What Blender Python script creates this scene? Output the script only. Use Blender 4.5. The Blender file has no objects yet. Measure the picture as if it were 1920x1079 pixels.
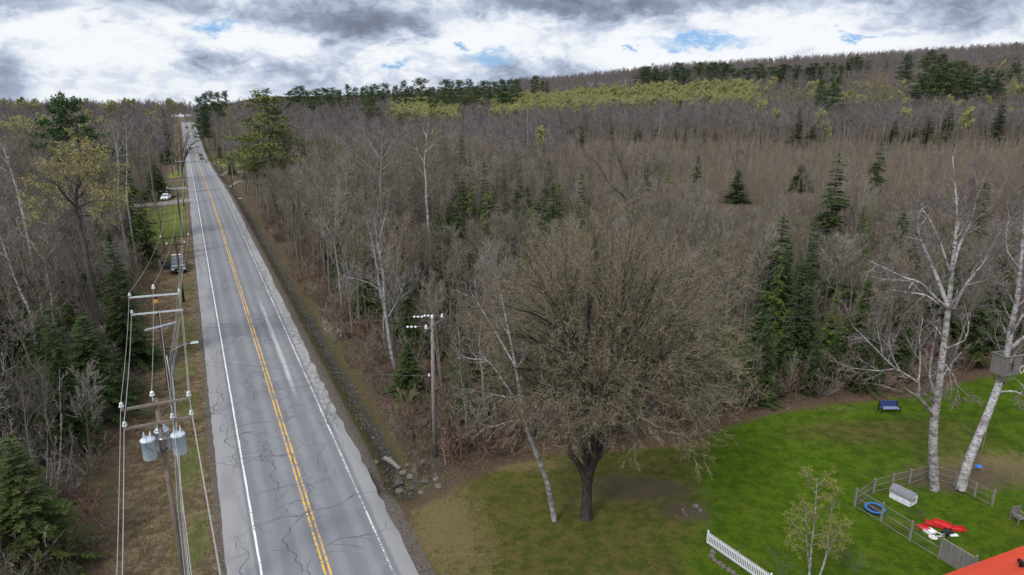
import bpy, math, random
import numpy as np
from mathutils import Vector, Matrix
S = bpy.context.scene
COL = S.collection
R = math.radians
# ---------------------------------------------------------------- camera
CAMZ = 27.5
PITCH = math.atan(371/1280)
cd = bpy.data.cameras.new("camera"); cam = bpy.data.objects.new("camera", cd); COL.objects.link(cam)
cam.location = (0, 0, CAMZ); cam.rotation_euler = (math.pi/2-PITCH, 0, 0)
cd.sensor_width = 36; cd.lens = 24; cd.clip_start = 0.3; cd.clip_end = 6000
S.camera = cam
# ---------------------------------------------------------------- light
SUN_EL, SUN_AZ = R(48), R(215)      # azimuth clockwise from +Y
S.view_settings.view_transform = 'Standard'; S.view_settings.look = 'None'
S.view_settings.gamma = 1; S.view_settings.exposure = 0.28
sd = bpy.data.lights.new("sun", 'SUN'); sd.energy = 2.1; sd.angle = R(10); sd.color = (1, .96, .9)
sun = bpy.data.objects.new("sun", sd); COL.objects.link(sun)
sv = Vector((math.sin(SUN_AZ)*math.cos(SUN_EL), math.cos(SUN_AZ)*math.cos(SUN_EL), math.sin(SUN_EL)))
sun.rotation_euler = sv.to_track_quat('Z', 'Y').to_euler(); sun.location = sv*200
c_, s_ = math.cos(PITCH), math.sin(PITCH)
def ray(x, y):
    u = (x-960)/1280; v = (y-540)/1280
    return (u, c_-v*s_, -(s_+v*c_))
def P(x, y, Y):
    "world point seen at photo position x, y at forward distance Y"
    r = ray(x, y); t = Y/r[1]
    return Vector((r[0]*t, Y, CAMZ+r[2]*t))
# ---------------------------------------------------------------- node helpers
class NT:
    def __init__(s, tree): s.t = tree
    def n(s, kind, **kw):
        nd = s.t.nodes.new(kind)
        for k, v in kw.items():
            if k.startswith('i_'):
                key = k[2:]; key = int(key) if key.isdigit() else key.replace('_', ' ')
                s.set(nd.inputs[key], v)
            else: setattr(nd, k, v)
        return nd
    def set(s, inp, v):
        if isinstance(v, bpy.types.NodeSocket): s.t.links.new(v, inp)
        elif isinstance(v, bpy.types.Node): s.t.links.new(v.outputs[0], inp)
        else: inp.default_value = v
    def m(s, op, a, b=0.0, c=None, clamp=False):
        nd = s.t.nodes.new('ShaderNodeMath'); nd.operation = op; nd.use_clamp = clamp
        s.set(nd.inputs[0], a); s.set(nd.inputs[1], b)
        if c is not None: s.set(nd.inputs[2], c)
        return nd.outputs[0]
    def vm(s, op, a, b=(0, 0, 0), out=0):
        nd = s.t.nodes.new('ShaderNodeVectorMath'); nd.operation = op
        s.set(nd.inputs[0], a)
        if op == 'SCALE': s.set(nd.inputs[3], b)
        else: s.set(nd.inputs[1], b)
        return nd.outputs[out]
    def noise(s, vec, scale, detail=4, rough=.55, dist=0, out=0):
        nd = s.t.nodes.new('ShaderNodeTexNoise'); s.set(nd.inputs['Vector'], vec)
        nd.inputs['Scale'].default_value = scale; nd.inputs['Detail'].default_value = detail
        nd.inputs['Roughness'].default_value = rough; nd.inputs['Distortion'].default_value = dist
        return nd.outputs[out]
    def ss(s, v, a, b, lo=0., hi=1.):
        nd = s.t.nodes.new('ShaderNodeMapRange'); nd.interpolation_type = 'SMOOTHSTEP'
        s.set(nd.inputs[0], v)
        nd.inputs[1].default_value = a; nd.inputs[2].default_value = b
        nd.inputs[3].default_value = lo; nd.inputs[4].default_value = hi
        return nd.outputs[0]
    def mix(s, f, a, b):
        nd = s.t.nodes.new('ShaderNodeMix'); nd.data_type = 'RGBA'; nd.clamp_factor = True
        s.set(nd.inputs[0], f)
        for i, q in ((6, a), (7, b)):
            if isinstance(q, tuple): q = tuple(q)+(1,) if len(q) == 3 else q
            s.set(nd.inputs[i], q)
        return nd.outputs[2]
    def attr(s, name):
        nd = s.t.nodes.new('ShaderNodeAttribute'); nd.attribute_name = name
        return nd.outputs['Fac']
# ---------------------------------------------------------------- sky
W = bpy.data.worlds.new("World"); S.world = W; W.use_nodes = True
W.node_tree.nodes.clear(); k = NT(W.node_tree)
tc = k.n('ShaderNodeTexCoord').outputs['Generated']
sep = k.n('ShaderNodeSeparateXYZ', i_0=tc)
hx, hy, hz = sep.outputs
az = k.m('ARCTAN2', hx, hy)
hl = k.m('SQRT', k.m('ADD', k.m('MULTIPLY', hx, hx), k.m('MULTIPLY', hy, hy)))
el = k.m('ARCTAN2', hz, hl)
ae = k.n('ShaderNodeCombineXYZ', i_0=az, i_1=el).outputs[0]
def AE(x, y):
    r = ray(x, y); return (math.atan2(r[0], r[1]), math.atan2(r[2], math.hypot(r[0], r[1])))
str1 = k.vm('MULTIPLY', ae, (1, 2.0, 1))
wob = k.vm('SCALE', k.vm('SUBTRACT', k.noise(str1, 20, 7, .65, 0, 1), (.5, .5, .5)), .15)
wobf = k.vm('MULTIPLY', wob, (1, .42, 0))
aew = k.vm('ADD', ae, wobf)
s = k.m('ADD', .50, 0)
n1 = k.noise(k.vm('ADD', str1, (3.1, 1.7, 0)), 6.8, 9, .55, .5)
n2 = k.noise(k.vm('ADD', str1, (7.3, 4.2, 0)), 30, 8, .62, .8)
s = k.m('ADD', s, k.m('ADD', k.m('MULTIPLY', k.ss(n1, .36, .62), .40), k.m('MULTIPLY', k.m('SUBTRACT', n1, .5), .5)))
s = k.m('ADD', s, k.m('ADD', k.m('MULTIPLY', k.ss(n2, .42, .58), .10), k.m('MULTIPLY', k.m('SUBTRACT', n2, .5), .22)))
def blob(px, py, rx, ry, soft=.35):
    a, e = AE(px, py)
    d = k.vm('SUBTRACT', aew, (a, e, 0))
    d = k.vm('MULTIPLY', d, (1280*.95/rx, 1300/ry, 0))
    L = k.vm('LENGTH', d, out=1)
    return k.ss(L, 1+soft, max(0, 1-soft*1.6))
for px, py, rx, ry, amp, soft in [(640, 45, 190, 27, -.42, .6), (760, 35, 120, 25, -.18, .6), (1080, 2, 330, 22, -.36, .6), (1500, 6, 420, 22, -.34, .6),
        (440, 115, 65, 26, -.33, .4), (1010, 128, 75, 26, -.42, .4), (150, 150, 300, 32, -.14, .8), (150, 8, 160, 26, -.28, .6), (1860, 30, 150, 22, -.2, .6),
        (1150, 100, 330, 36, .16, .6), (300, 60, 330, 22, .2, .6), (1700, 78, 280, 20, .2, .6), (720, 95, 200, 28, .12, .6), (250, 100, 260, 14, .16, .6),
        (860, 60, 90, 26, .12, .5), (1250, 120, 300, 20, .14, .6), (600, 160, 300, 22, -.08, .8)]:
    s = k.m('ADD', s, k.m('MULTIPLY', blob(px, py, rx, ry, soft), amp))
ramp = k.n('ShaderNodeValToRGB', i_0=s)
cr = ramp.color_ramp; cr.elements[0].position = 0.0; cr.elements[0].color = (.16, .185, .245, 1)
cr.elements[1].position = 1.0; cr.elements[1].color = (.76, .78, .81, 1)
for p_, c in ((.28, (.24, .28, .37)), (.5, (.37, .43, .54)), (.72, (.56, .61, .70)), (.86, (.70, .73, .78))):
    e = cr.elements.new(p_); e.color = c+(1,)
sky = k.n('ShaderNodeTexSky', sky_type='NISHITA', sun_disc=False, sun_elevation=SUN_EL, sun_rotation=SUN_AZ)
gap = k.m('ADD', 0, 0)
for px, py, rx, ry in [(915, 113, 46, 15), (1315, 74, 88, 10), (402, 48, 34, 11), (745, 117, 36, 8), (1185, 98, 12, 5), (1600, 66, 20, 5), (870, 84, 14, 5)]:
    gap = k.m('MAXIMUM', gap, blob(px, py, rx, ry, .5))
# brightness of the overcast grows towards the zenith
boost = k.ss(el, .16, 1.0, 1.0, 1.45)
bgc = k.n('ShaderNodeBackground', i_0=ramp.outputs[0], i_1=boost)
bgs = k.n('ShaderNodeBackground', i_0=k.mix(.7, sky.outputs[0], (1.5, 3.7, 7.4)), i_1=.10)
mx = k.n('ShaderNodeMixShader', i_0=gap, i_1=bgc, i_2=bgs)
k.n('ShaderNodeOutputWorld', i_0=mx)
# ---------------------------------------------------------------- materials
def mat(name, f, rough=.9, spec=.2, metal=0.):
    "f(NT) -> colour (tuple or socket) or (colour, height socket, distance)"
    m = bpy.data.materials.new(name); m.use_nodes = True; t = NT(m.node_tree)
    b = m.node_tree.nodes['Principled BSDF']
    b.inputs['Roughness'].default_value = rough; b.inputs['Specular IOR Level'].default_value = spec
    b.inputs['Metallic'].default_value = metal
    r = f(t) if callable(f) else f
    if isinstance(r, tuple) and len(r) == 3 and isinstance(r[1], bpy.types.NodeSocket):
        col, h, dist = r
        bp = t.n('ShaderNodeBump', i_Height=h, i_Distance=dist, i_Strength=1.0)
        t.set(b.inputs['Normal'], bp.outputs[0])
    else: col = r
    if isinstance(col, tuple): col = tuple(col)[:3]+(1,)
    t.set(b.inputs['Base Color'], col)
    return m
def ocoord(t): return t.n('ShaderNodeTexCoord').outputs['Object']
def rnd(t): return t.n('ShaderNodeObjectInfo').outputs['Random']
def speck(c1, c2, scale=6, detail=4, stretch=(1, 1, 1), lo=.35, hi=.65):
    def f(t):
        return t.mix(t.ss(t.noise(t.vm('MULTIPLY', ocoord(t), stretch), scale, detail), lo, hi), c1, c2)
    return f
def ramp3(t, f, cols):
    nd = t.n('ShaderNodeValToRGB', i_0=f); e = nd.color_ramp.elements
    e[0].color = cols[0]+(1,); e[1].color = cols[-1]+(1,)
    for i, c in enumerate(cols[1:-1]):
        q = e.new((i+1)/(len(cols)-1)); q.color = c+(1,)
    return nd.outputs[0]
def barkf(c1, c2, mixr=.35):
    def f(t):
        n = t.noise(t.vm('MULTIPLY', ocoord(t), (1, 1, .25)), 9, 5, .65)
        col = t.mix(t.ss(n, .3, .7), c1, c2)
        return (t.mix(t.m('MULTIPLY', rnd(t), mixr), col, (.25, .24, .22)), n, .03)
    return f
M = {}
M['bark'] = mat('grey_bark', barkf((.10, .09, .08), (.28, .26, .24)))
M['bark_dark'] = mat('dark_bark', barkf((.045, .04, .035), (.12, .11, .10)))
def birchf(t):
    o = ocoord(t)
    n = t.noise(t.vm('MULTIPLY', o, (2, 2, 7)), 2.2, 4, .7)
    n2 = t.noise(t.vm('MULTIPLY', o, (1, 1, 2)), 1.3, 3, .6)
    c = t.mix(t.ss(n, .52, .6), (.40, .39, .40), (.04, .035, .033))
    return t.mix(t.ss(n2, .42, .66, 0, .85), c, (.13, .115, .105))
M['birch'] = mat('birch_bark', birchf)
def twigf(cols):
    def f(t):
        n = t.noise(ocoord(t), .35, 2)
        c = ramp3(t, rnd(t), cols)
        return t.mix(t.ss(n, .45, .65, 0, .5), c, (.09, .075, .06))
    return f
M['twig'] = mat('bare_twigs', twigf([(.205, .178, .142), (.27, .247, .22), (.13, .11, .09), (.235, .18, .14), (.235, .213, .185), (.16, .132, .106), (.18, .172, .105), (.32, .30, .275), (.23, .182, .11), (.20, .178, .155)]))
M['twig_far'] = mat('distant_twigs', twigf([(.205, .18, .18), (.165, .145, .15), (.23, .205, .20), (.19, .155, .145), (.175, .165, .16)]))  # cooler and paler than the near twigs: distant air put into the colour
M['twig_birch'] = mat('birch_twigs', twigf([(.20, .165, .16), (.16, .13, .135), (.24, .21, .20)]))
M['twig_pale'] = mat('sapling_twigs', twigf([(.235, .20, .145), (.19, .155, .13), (.27, .24, .155), (.17, .145, .13), (.24, .215, .14)]))
M['twig_shrub'] = mat('shrub_twigs', twigf([(.16, .11, .095), (.12, .09, .085), (.20, .13, .11), (.13, .12, .075)]))
def leaff(cols, g=.5):
    def f(t):
        n = t.noise(ocoord(t), 1.1, 3)
        return t.mix(t.ss(n, .35, .65, 0, g), ramp3(t, rnd(t), cols), tuple(q*.55 for q in cols[0]))
    return f
M['spring'] = mat('spring_leaves', leaff([(.36, .34, .10), (.41, .38, .12), (.33, .32, .11), (.38, .34, .12)]))
M['aspen'] = mat('aspen_leaves', leaff([(.31, .32, .13), (.35, .345, .14), (.28, .295, .13)], .2))
M['spruce'] = mat('spruce_needles', leaff([(.036, .068, .018), (.054, .088, .02), (.032, .056, .02), (.080, .105, .024)]))
M['fir_light'] = mat('cedar_needles', leaff([(.095, .135, .022), (.075, .12, .02), (.115, .14, .026)]))
M['pine_bright'] = mat('pine_needles_bright', leaff([(.135, .16, .04), (.12, .15, .04)]))
M['pine'] = mat('pine_needles', leaff([(.055, .10, .034), (.045, .085, .042), (.08, .11, .034), (.04, .075, .044)]))
M['opening'] = mat('opening_leaves', leaff([(.26, .19, .085), (.22, .155, .075), (.27, .215, .09)]))
M['oldleaf'] = mat('copper_leaves', leaff([(.28, .13, .05), (.24, .10, .045)]))
def tag(o, label=None, cat=None, group=None, kind=None):
    if label: o['label'] = label
    if cat: o['category'] = cat
    if group: o['group'] = group
    if kind: o['kind'] = kind
    return o
# ---------------------------------------------------------------- mesh builder
def basis(d):
    d = Vector(d).normalized(); a = Vector((0, 0, 1)) if abs(d.z) < .9 else Vector((1, 0, 0))
    u = d.cross(a).normalized(); return u, d.cross(u).normalized()
class MB:
    def __init__(s): s.v = []; s.f = []; s.m = []; s.mats = []; s.sm = []
    def mi(s, m):
        if m not in s.mats: s.mats.append(m)
        return s.mats.index(m)
    def face(s, idx, mi, sm=False): s.f.append(idx); s.m.append(mi); s.sm.append(sm)
    def box(s, c, d, m, rz=0., M3=None, top=(1, 1)):
        q = len(s.v); mt = M3 or Matrix.Rotation(rz, 3, 'Z'); c = Vector(c)
        for z in (-.5, .5):
            k_ = top if z > 0 else (1, 1)
            for x, y in ((-.5, -.5), (.5, -.5), (.5, .5), (-.5, .5)):
                s.v.append(tuple(c+mt @ Vector((x*d[0]*k_[0], y*d[1]*k_[1], z*d[2]))))
        i = s.mi(m)
        for f in ((3, 2, 1, 0), (4, 5, 6, 7), (0, 1, 5, 4), (1, 2, 6, 5), (2, 3, 7, 6), (3, 0, 4, 7)): s.face([q+a for a in f], i)
        return s
    def tube(s, pts, rad, m, n=8, cap=True, sm=True):
        i = s.mi(m); pts = [Vector(p) for p in pts]
        if not hasattr(rad, '__len__'): rad = [rad]*len(pts)
        q = len(s.v); pu = None
        for j, p in enumerate(pts):
            d = pts[min(j+1, len(pts)-1)]-pts[max(j-1, 0)]
            if pu is None: u, w = basis(d)
            else:
                dn = d.normalized(); u = (pu-dn*pu.dot(dn)).normalized(); w = dn.cross(u)
            pu = u
            for a in range(n):
                t = 2*math.pi*a/n; s.v.append(tuple(p+(u*math.cos(t)+w*math.sin(t))*rad[j]))
        for j in range(len(pts)-1):
            for a in range(n):
                b = (a+1) % n; s.face([q+j*n+a, q+j*n+b, q+j*n+n+b, q+j*n+n+a], i, sm)
        if cap:
            s.face([q+a for a in range(n)][::-1], i); e = q+(len(pts)-1)*n; s.face([e+a for a in range(n)], i)
        return s
    def lathe(s, c, prof, m, n=16, ax=(0, 0, 1)):
        "prof: (radius, height) pairs"
        ax = Vector(ax).normalized(); c = Vector(c)
        s.tube_prof([c+ax*h for r, h in prof], [max(r, 1e-3) for r, h in prof], ax, m, n); return s
    def tube_prof(s, pts, rad, ax, m, n):
        i = s.mi(m); q = len(s.v); u, w = basis(ax)
        for p, r in zip(pts, rad):
            for a in range(n):
                t = 2*math.pi*a/n; s.v.append(tuple(p+(u*math.cos(t)+w*math.sin(t))*r))
        for j in range(len(pts)-1):
            for a in range(n):
                b = (a+1) % n; s.face([q+j*n+a, q+j*n+b, q+j*n+n+b, q+j*n+n+a], i, True)
        s.face([q+a for a in range(n)], i); e = q+(len(pts)-1)*n; s.face([e+a for a in range(n)], i)
    def poly(s, pts, m, sm=False):
        q = len(s.v); s.v += [tuple(p) for p in pts]; s.face(list(range(q, q+len(pts))), s.mi(m), sm); return s
    def prism(s, prof, y0, y1, m, top=None):
        "side profile in x-z swept across y; top(x,z) gives a width factor"
        q = len(s.v); n = len(prof); i = s.mi(m)
        for y in (y0, y1):
            for x, z in prof: s.v.append((x, y*(top(x, z) if top else 1), z))
        for a in range(n):
            b = (a+1) % n; s.face([q+a, q+b, q+n+b, q+n+a], i)
        s.face([q+a for a in range(n)][::-1], i); s.face([q+n+a for a in range(n)], i)
        return s
    def mesh(s, name):
        me = bpy.data.meshes.new(name); me.from_pydata(s.v, [], s.f)
        for m in s.mats: me.materials.append(M[m])
        me.polygons.foreach_set('material_index', s.m); me.polygons.foreach_set('use_smooth', s.sm)
        me.update(); return me
    def build(s, name, parent=None, loc=None, bevel=0):
        return link(name, s.mesh(name), parent, loc, bevel)
def link(name, me, parent=None, loc=None, bevel=0):
    o = bpy.data.objects.new(name, me); COL.objects.link(o)
    if parent: o.parent = parent
    if loc is not None: o.location = loc
    if bevel:
        b = o.modifiers.new('bevel', 'BEVEL'); b.width = bevel; b.segments = 2; b.limit_method = 'ANGLE'
    return o
def empty(name, loc=(0, 0, 0), rz=0., label=None, cat=None, group=None):
    o = bpy.data.objects.new(name, None); COL.objects.link(o); o.location = loc; o.rotation_euler = (0, 0, rz)
    return tag(o, label, cat, group)
def dup(root, loc=None, rz=0., scale=None, label=None, group=None):
    kids = [o for o in root.children]
    r = root.copy(); COL.objects.link(r)
    if loc is not None: r.location = loc
    r.rotation_euler = (0, 0, rz)
    if scale is not None: r.scale = scale if hasattr(scale, '__len__') else (scale,)*3
    if label: r['label'] = label
    if group: r['group'] = group
    for ch in kids:
        c = ch.copy(); COL.objects.link(c); c.parent = r
        for g in ch.children:
            d = g.copy(); COL.objects.link(d); d.parent = c
    return r
# ---------------------------------------------------------------- road frame and terrain
DX, DY = -.42519, .90511
AX, AY = -10.845, 33.96
def XY(t, n): return (AX+DX*t+DY*n, AY+DY*t-DX*n)
def TN(x, y):
    ex, ey = x-AX, y-AY; return ex*DX+ey*DY, ex*DY-ey*DX
TK = [-400, 0, 120, 160, 200, 245, 290, 340, 390, 450, 500, 550, 600, 650, 720, 1100, 2500]
ZK = [0, 0, 0, -.4, -1.7, -3.6, -5.3, -6.6, -7.0, -6.0, -4.6, -2.8, -1.2, -1.0, -3, -16, -60]
def sstep(x, a, b):
    q = np.clip((x-a)/(b-a), 0, 1); return q*q*(3-2*q)
def road_z(t): return np.interp(t, TK, ZK)
rs = np.random.RandomState(5)
WV = [(rs.uniform(-1, 1), rs.uniform(-1, 1), rs.uniform(0, 6.28)) for _ in range(14)]
def bumps(x, y, sc):
    r = 0
    for a, b, p in WV: r = r+np.sin((a*x+b*y)*sc+p)
    return r/4
def terrain(x, y):
    x = np.asarray(x, float); y = np.asarray(y, float)
    t, n = TN(x, y)
    zr = road_z(t)
    fall = np.exp(-(np.maximum(n, 0)/150)**2)*np.exp(-(np.minimum(n, 0)/500)**2)
    z = zr*fall
    u = x/np.maximum(y, 60)
    A = np.interp(u, [-.46, -.40, -.27, -.12, .07, .22, .5, .75, 1.2], [0, 2, 5, 11, 18, 29, 40, 50, 60])
    h = np.interp(y, [390, 450, 520, 600, 700, 850, 1100, 1400, 2500], [0, .12, .33, .64, 1.0, 1.25, 1.6, 1.55, 1.2])
    z = z+A*h*sstep(u, -.48, -.38)
    an = np.abs(n)
    off = sstep(an, 6, 14)
    z = z+bumps(x, y, .35)*.12*off*sstep(t, -5, 25)*1.3+bumps(y, -x, 1.3)*.04*sstep(an, 6.5, 8)
    # ditch on the right, from the culvert rocks on
    dd = sstep(t, 4.5, 8.5)
    z = z-dd*.95*np.exp(-((n-7.0)/1.15)**2)+dd*.55*np.exp(-((n-10.5)/1.8)**2)
    # the gully leaves the ditch between lawn and wood
    z = z-.75*np.exp(-((n-(8+ (t-5)*0+0))/5.2)**2)*np.exp(-((t-9.0)/1.7)**2)
    # sunk under the pavement, left slope
    z = z-.10*(1-sstep(an, 4.7, 4.9))-.06
    z = z-.35*sstep(-n, 6, 11)*(1-sstep(-n, 60, 90))
    return z
def G(x, y): return float(terrain(x, y))
def GP(px, py):
    "ground point seen at photo position"
    r = ray(px, py); t = 10.; last = 10.
    while t < 2500:
        x, y, z = r[0]*t, r[1]*t, CAMZ+r[2]*t
        if z < G(x, y): break
        last = t; t *= 1.01
    for _ in range(20):
        m_ = (last+t)/2
        if CAMZ+r[2]*m_ < G(r[0]*m_, r[1]*m_): t = m_
        else: last = m_
    return Vector((r[0]*t, r[1]*t, G(r[0]*t, r[1]*t)))
LAWN = [(-6.5, 30), (-6.9, 36), (-7.4, 40.6), (-5.6, 42.2), (-3.4, 44.3), (-.6, 46.8), (2.4, 48.3), (9, 49), (14.4, 50.2), (17.2, 52.5), (22.7, 55.2), (28.3, 57.1), (37.1, 58.9), (46.5, 63.2), (52.8, 65.3), (70, 70), (110, 80), (110, -40), (30, -40), (0, 15)]
def sdpoly(x, y, poly):
    "signed distance, positive inside"
    d = np.full(x.shape, 1e9); ins = np.zeros(x.shape, bool); m_ = len(poly)
    for i in range(m_):
        x0, y0 = poly[i]; x1, y1 = poly[(i+1) % m_]
        ex, ey = x1-x0, y1-y0
        q = np.clip(((x-x0)*ex+(y-y0)*ey)/(ex*ex+ey*ey), 0, 1)
        d = np.minimum(d, np.hypot(x-x0-q*ex, y-y0-q*ey))
        c = ((y0 > y) != (y1 > y)) & (x < (x1-x0)*(y-y0)/((y1-y0) if y1 != y0 else 1e-9)+x0)
        ins ^= c
    return np.where(ins, d, -d)
def lawn_sd(x, y): return float(sdpoly(np.array([x]), np.array([y]), LAWN)[0])
def axis(parts):
    out = []
    for a, b, st in parts: out += list(np.arange(a, b-1e-6, st))
    out.append(parts[-1][1]); return np.array(out)
NS = axis([(-1800, -500, 100), (-500, -120, 20), (-120, -40, 5), (-40, -10, .8), (-10, -4.9, .25), (-4.9, 4.7, 1.6), (4.7, 16, .25), (16, 75, .6), (75, 160, 4), (160, 500, 12), (500, 1000, 25), (1000, 2400, 100)])
TS = axis([(-600, -100, 50), (-100, -42, 6), (-42, 62, .55), (62, 140, 1.2), (140, 260, 3), (260, 700, 8), (700, 1300, 25), (1300, 2600, 100)])
tt, nn = np.meshgrid(TS, NS, indexing='ij')
xx, yy = XY(tt, nn)
zz = terrain(xx, yy)
nt_, nn_ = tt.shape
me = bpy.data.meshes.new('ground')
vs = np.stack([xx, yy, zz], -1).reshape(-1, 3)
ii = np.arange(nt_*nn_).reshape(nt_, nn_)
fs = np.stack([ii[:-1, :-1], ii[:-1, 1:], ii[1:, 1:], ii[1:, :-1]], -1).reshape(-1, 4)
me.vertices.add(len(vs)); me.vertices.foreach_set('co', vs.ravel())
me.loops.add(fs.size); me.loops.foreach_set('vertex_index', fs.ravel().astype(np.int32))
me.polygons.add(len(fs)); me.polygons.foreach_set('loop_start', np.arange(0, fs.size, 4, dtype=np.int32))
me.polygons.foreach_set('loop_total', np.full(len(fs), 4, np.int32))
me.polygons.foreach_set('use_smooth', np.ones(len(fs), bool))
me.update(calc_edges=True)
if me.polygons[0].normal.z < 0: me.flip_normals()
def addattr(me, name, arr):
    a = me.attributes.new(name, 'FLOAT', 'POINT'); a.data.foreach_set('value', np.asarray(arr, np.float32).ravel())
addattr(me, 'n', nn); addattr(me, 't', tt)
addattr(me, 'lawn', np.clip(sdpoly(xx, yy, LAWN), -6, 6))
def gauss(cx, cy, rx, ry, rot=0.):
    c, s_2 = math.cos(rot), math.sin(rot)
    ex, ey = xx-cx, yy-cy
    return np.exp(-(((ex*c+ey*s_2)/rx)**2+((-ex*s_2+ey*c)/ry)**2))
bare = (gauss(12.0, 40.2, 1.9, 1.1)*1.2+gauss(9.6, 43.4, 4.6, 1.7, -.15)*1.05+gauss(5, 41.5, 3.5, 2.5)*.5+gauss(31, 44.3, 3.8, 1.6)*.85+gauss(35.5, 45, 5.5, 2.4)*.7
        + gauss(27.6, 40.2, 1.1, .6)*.7+gauss(30.2, 33.8, 1.4, .8)*.9+gauss(13.2, 36.0, 1.9, .5, -.85)*1.1)
addattr(me, 'bare', bare)
# the lush part of the lawn against the thin, mossy part under the maple
lush = sstep(xx-.35*(yy-40), 9, 16)*.85+gauss(19, 43, 6, 7)*.25+gauss(18, 33, 6, 3)*.35-gauss(34, 52, 9, 3)*.5-gauss(36, 46, 6, 3)*.55-gauss(26, 51, 6, 2.4)*.35
addattr(me, 'lush', lush)
fr = gauss(-5.0, 40, 3.4, 5.5)*.8+gauss(-2, 34, 4, 6)*.45+gauss(1, 46.3, 5, 1.3)*.8+gauss(37.5, 46, 7, 3.2)*.85+gauss(31, 44, 4, 2)*.5+gauss(28, 56, 8, 1.2)*.5+gauss(14, 49.5, 6, .9)*.7
addattr(me, 'tan', fr)
# far left garden, gravel drives
t0, n0 = tt, nn
garden = sstep(-n0, 6.3, 7)*(1-sstep(-n0, 16, 18))*sstep(t0, 100, 112)*(1-sstep(t0, 154, 158))
garden = np.maximum(garden, sstep(-n0, 6.3, 7)*(1-sstep(-n0, 11, 13))*sstep(t0, 244, 252)*(1-sstep(t0, 285, 300))*.8)
garden = np.maximum(garden, sstep(n0, 7, 9)*(1-sstep(n0, 18, 22))*sstep(t0, 285, 292)*(1-sstep(t0, 345, 350))*.6)
garden = np.maximum(garden, sstep(-n0, 18, 22)*(1-sstep(-n0, 60, 70))*sstep(t0, 380, 400)*(1-sstep(t0, 470, 490)))
addattr(me, 'garden', garden)
drive = sstep(-n0, 5, 5.6)*(1-sstep(-n0, 24, 27))*np.exp(-((t0-164+np.maximum(-n0-10, 0)*.15)/5.0)**4)
for tc_, w_, s1 in ((262, 3.0, 1), (207, 2.2, 1), (330, 3, 1), (198, 2.5, -1), (236, 2.5, -1)):
    drive = np.maximum(drive, sstep(s1*n0, 4.7, 5.2)*(1-sstep(s1*n0, 16, 20))*np.exp(-((t0-tc_)/w_)**4))
addattr(me, 'drive', drive)
def groundf(t):
    o = t.n('ShaderNodeTexCoord').outputs['Object']
    n_, t_, lw, ba, lu = (t.attr(q) for q in ('n', 't', 'lawn', 'bare', 'lush'))
    nb = t.noise(o, .35, 5, .6); nm = t.noise(o, 1.6, 5, .65); nf = t.noise(o, 9, 6, .7); nv = t.noise(o, 26, 4, .75)
    # leaf litter
    lit = t.mix(t.ss(nf, .38, .62), (.035, .025, .019), (.12, .088, .064))
    lit = t.mix(t.ss(nv, .54, .68), lit, (.24, .18, .14))
    lit = t.mix(t.ss(nm, .5, .72, 0, .75), lit, (.055, .045, .03))
    lit = t.mix(t.ss(nb, .5, .7, 0, .5), lit, (.13, .125, .05))
    # dead grass and bracken straw of the verges
    straw = t.mix(t.ss(nf, .35, .65), (.12, .085, .05), (.30, .235, .15))
    straw = t.mix(t.ss(nv, .5, .7, 0, .6), straw, (.11, .12, .04))
    straw = t.mix(t.ss(nm, .42, .58, 0, .8), straw, (.095, .06, .042))
    straw = t.mix(t.ss(t.noise(o, .7, 5, .7), .5, .62, 0, .7), straw, (.075, .065, .03))
    green = t.mix(t.ss(nf, .3, .7), (.07, .115, .02), (.12, .145, .035))
    moss = t.mix(t.ss(nf, .3, .7), (.06, .055, .018), (.115, .10, .035))
    moss = t.mix(t.ss(nv, .55, .72, 0, .6), moss, (.20, .16, .09))
    col = lit
    an = t.m('ABSOLUTE', n_)
    jn = t.m('ADD', n_, t.m('MULTIPLY', t.m('SUBTRACT', nm, .5), 2.6))
    # left verge straw, then a broken green strip
    L = t.m('MULTIPLY', t.ss(jn, -13.5, -10.5), t.ss(jn, 0, -1))
    L = t.m('MULTIPLY', L, t.ss(nb, .7, .45, .35, 1))
    col = t.mix(L, col, straw)
    gs = t.m('MULTIPLY', t.m('MULTIPLY', t.ss(jn, -9.0, -7.6), t.ss(jn, -5.9, -6.7)), t.ss(t.noise(o, .22, 3), .44, .58))
    col = t.mix(t.m('MULTIPLY', gs, .62), col, green)
    # right verge: moss and grass down the ditch sides
    Rv = t.m('MULTIPLY', t.ss(jn, 5.2, 6.0), t.ss(jn, 8.9, 7.3))
    Rv = t.m('MULTIPLY', Rv, t.ss(t_, 120, 50, .25, 1))
    col = t.mix(t.m('MULTIPLY', Rv, t.ss(nb, .25, .5, .5, 1)), col, moss)
    # darker patchy bed along the ditch bottom
    db = t.m('MULTIPLY', t.ss(t.noise(o, .5, 4, .6), .36, .52, .25, 1.0), 1.0)
    db = t.m('MULTIPLY', db, t.ss(t.m('ABSOLUTE', t.m('SUBTRACT', t.m('ADD', n_, t.m('MULTIPLY', t.m('SUBTRACT', nm, .5), 1.1)), 7.0)), 1.05, .25), t.ss(t_, 4.5, 7.5))
    col = t.mix(db, col, t.mix(t.ss(nv, .45, .62), (.022, .020, .017), (.12, .11, .10)))
    # lawn
    lsd = t.m('ADD', lw, t.m('ADD', t.m('MULTIPLY', t.m('SUBTRACT', nm, .5), 2.2), t.m('MULTIPLY', t.m('SUBTRACT', nf, .5), 1.4)))
    lushn = t.m('ADD', lu, t.m('MULTIPLY', t.m('SUBTRACT', nb, .5), .9))
    lg = t.mix(t.ss(nf, .3, .7), (.052, .10, .006), (.092, .15, .010))
    lg = t.mix(t.ss(nv, .5, .75, 0, .5), lg, (.11, .145, .015))
    dull = t.mix(t.ss(nf, .3, .7), (.085, .072, .024), (.15, .12, .042))
    dull = t.mix(t.ss(nm, .4, .65, 0, .7), dull, (.07, .095, .014))
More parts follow.
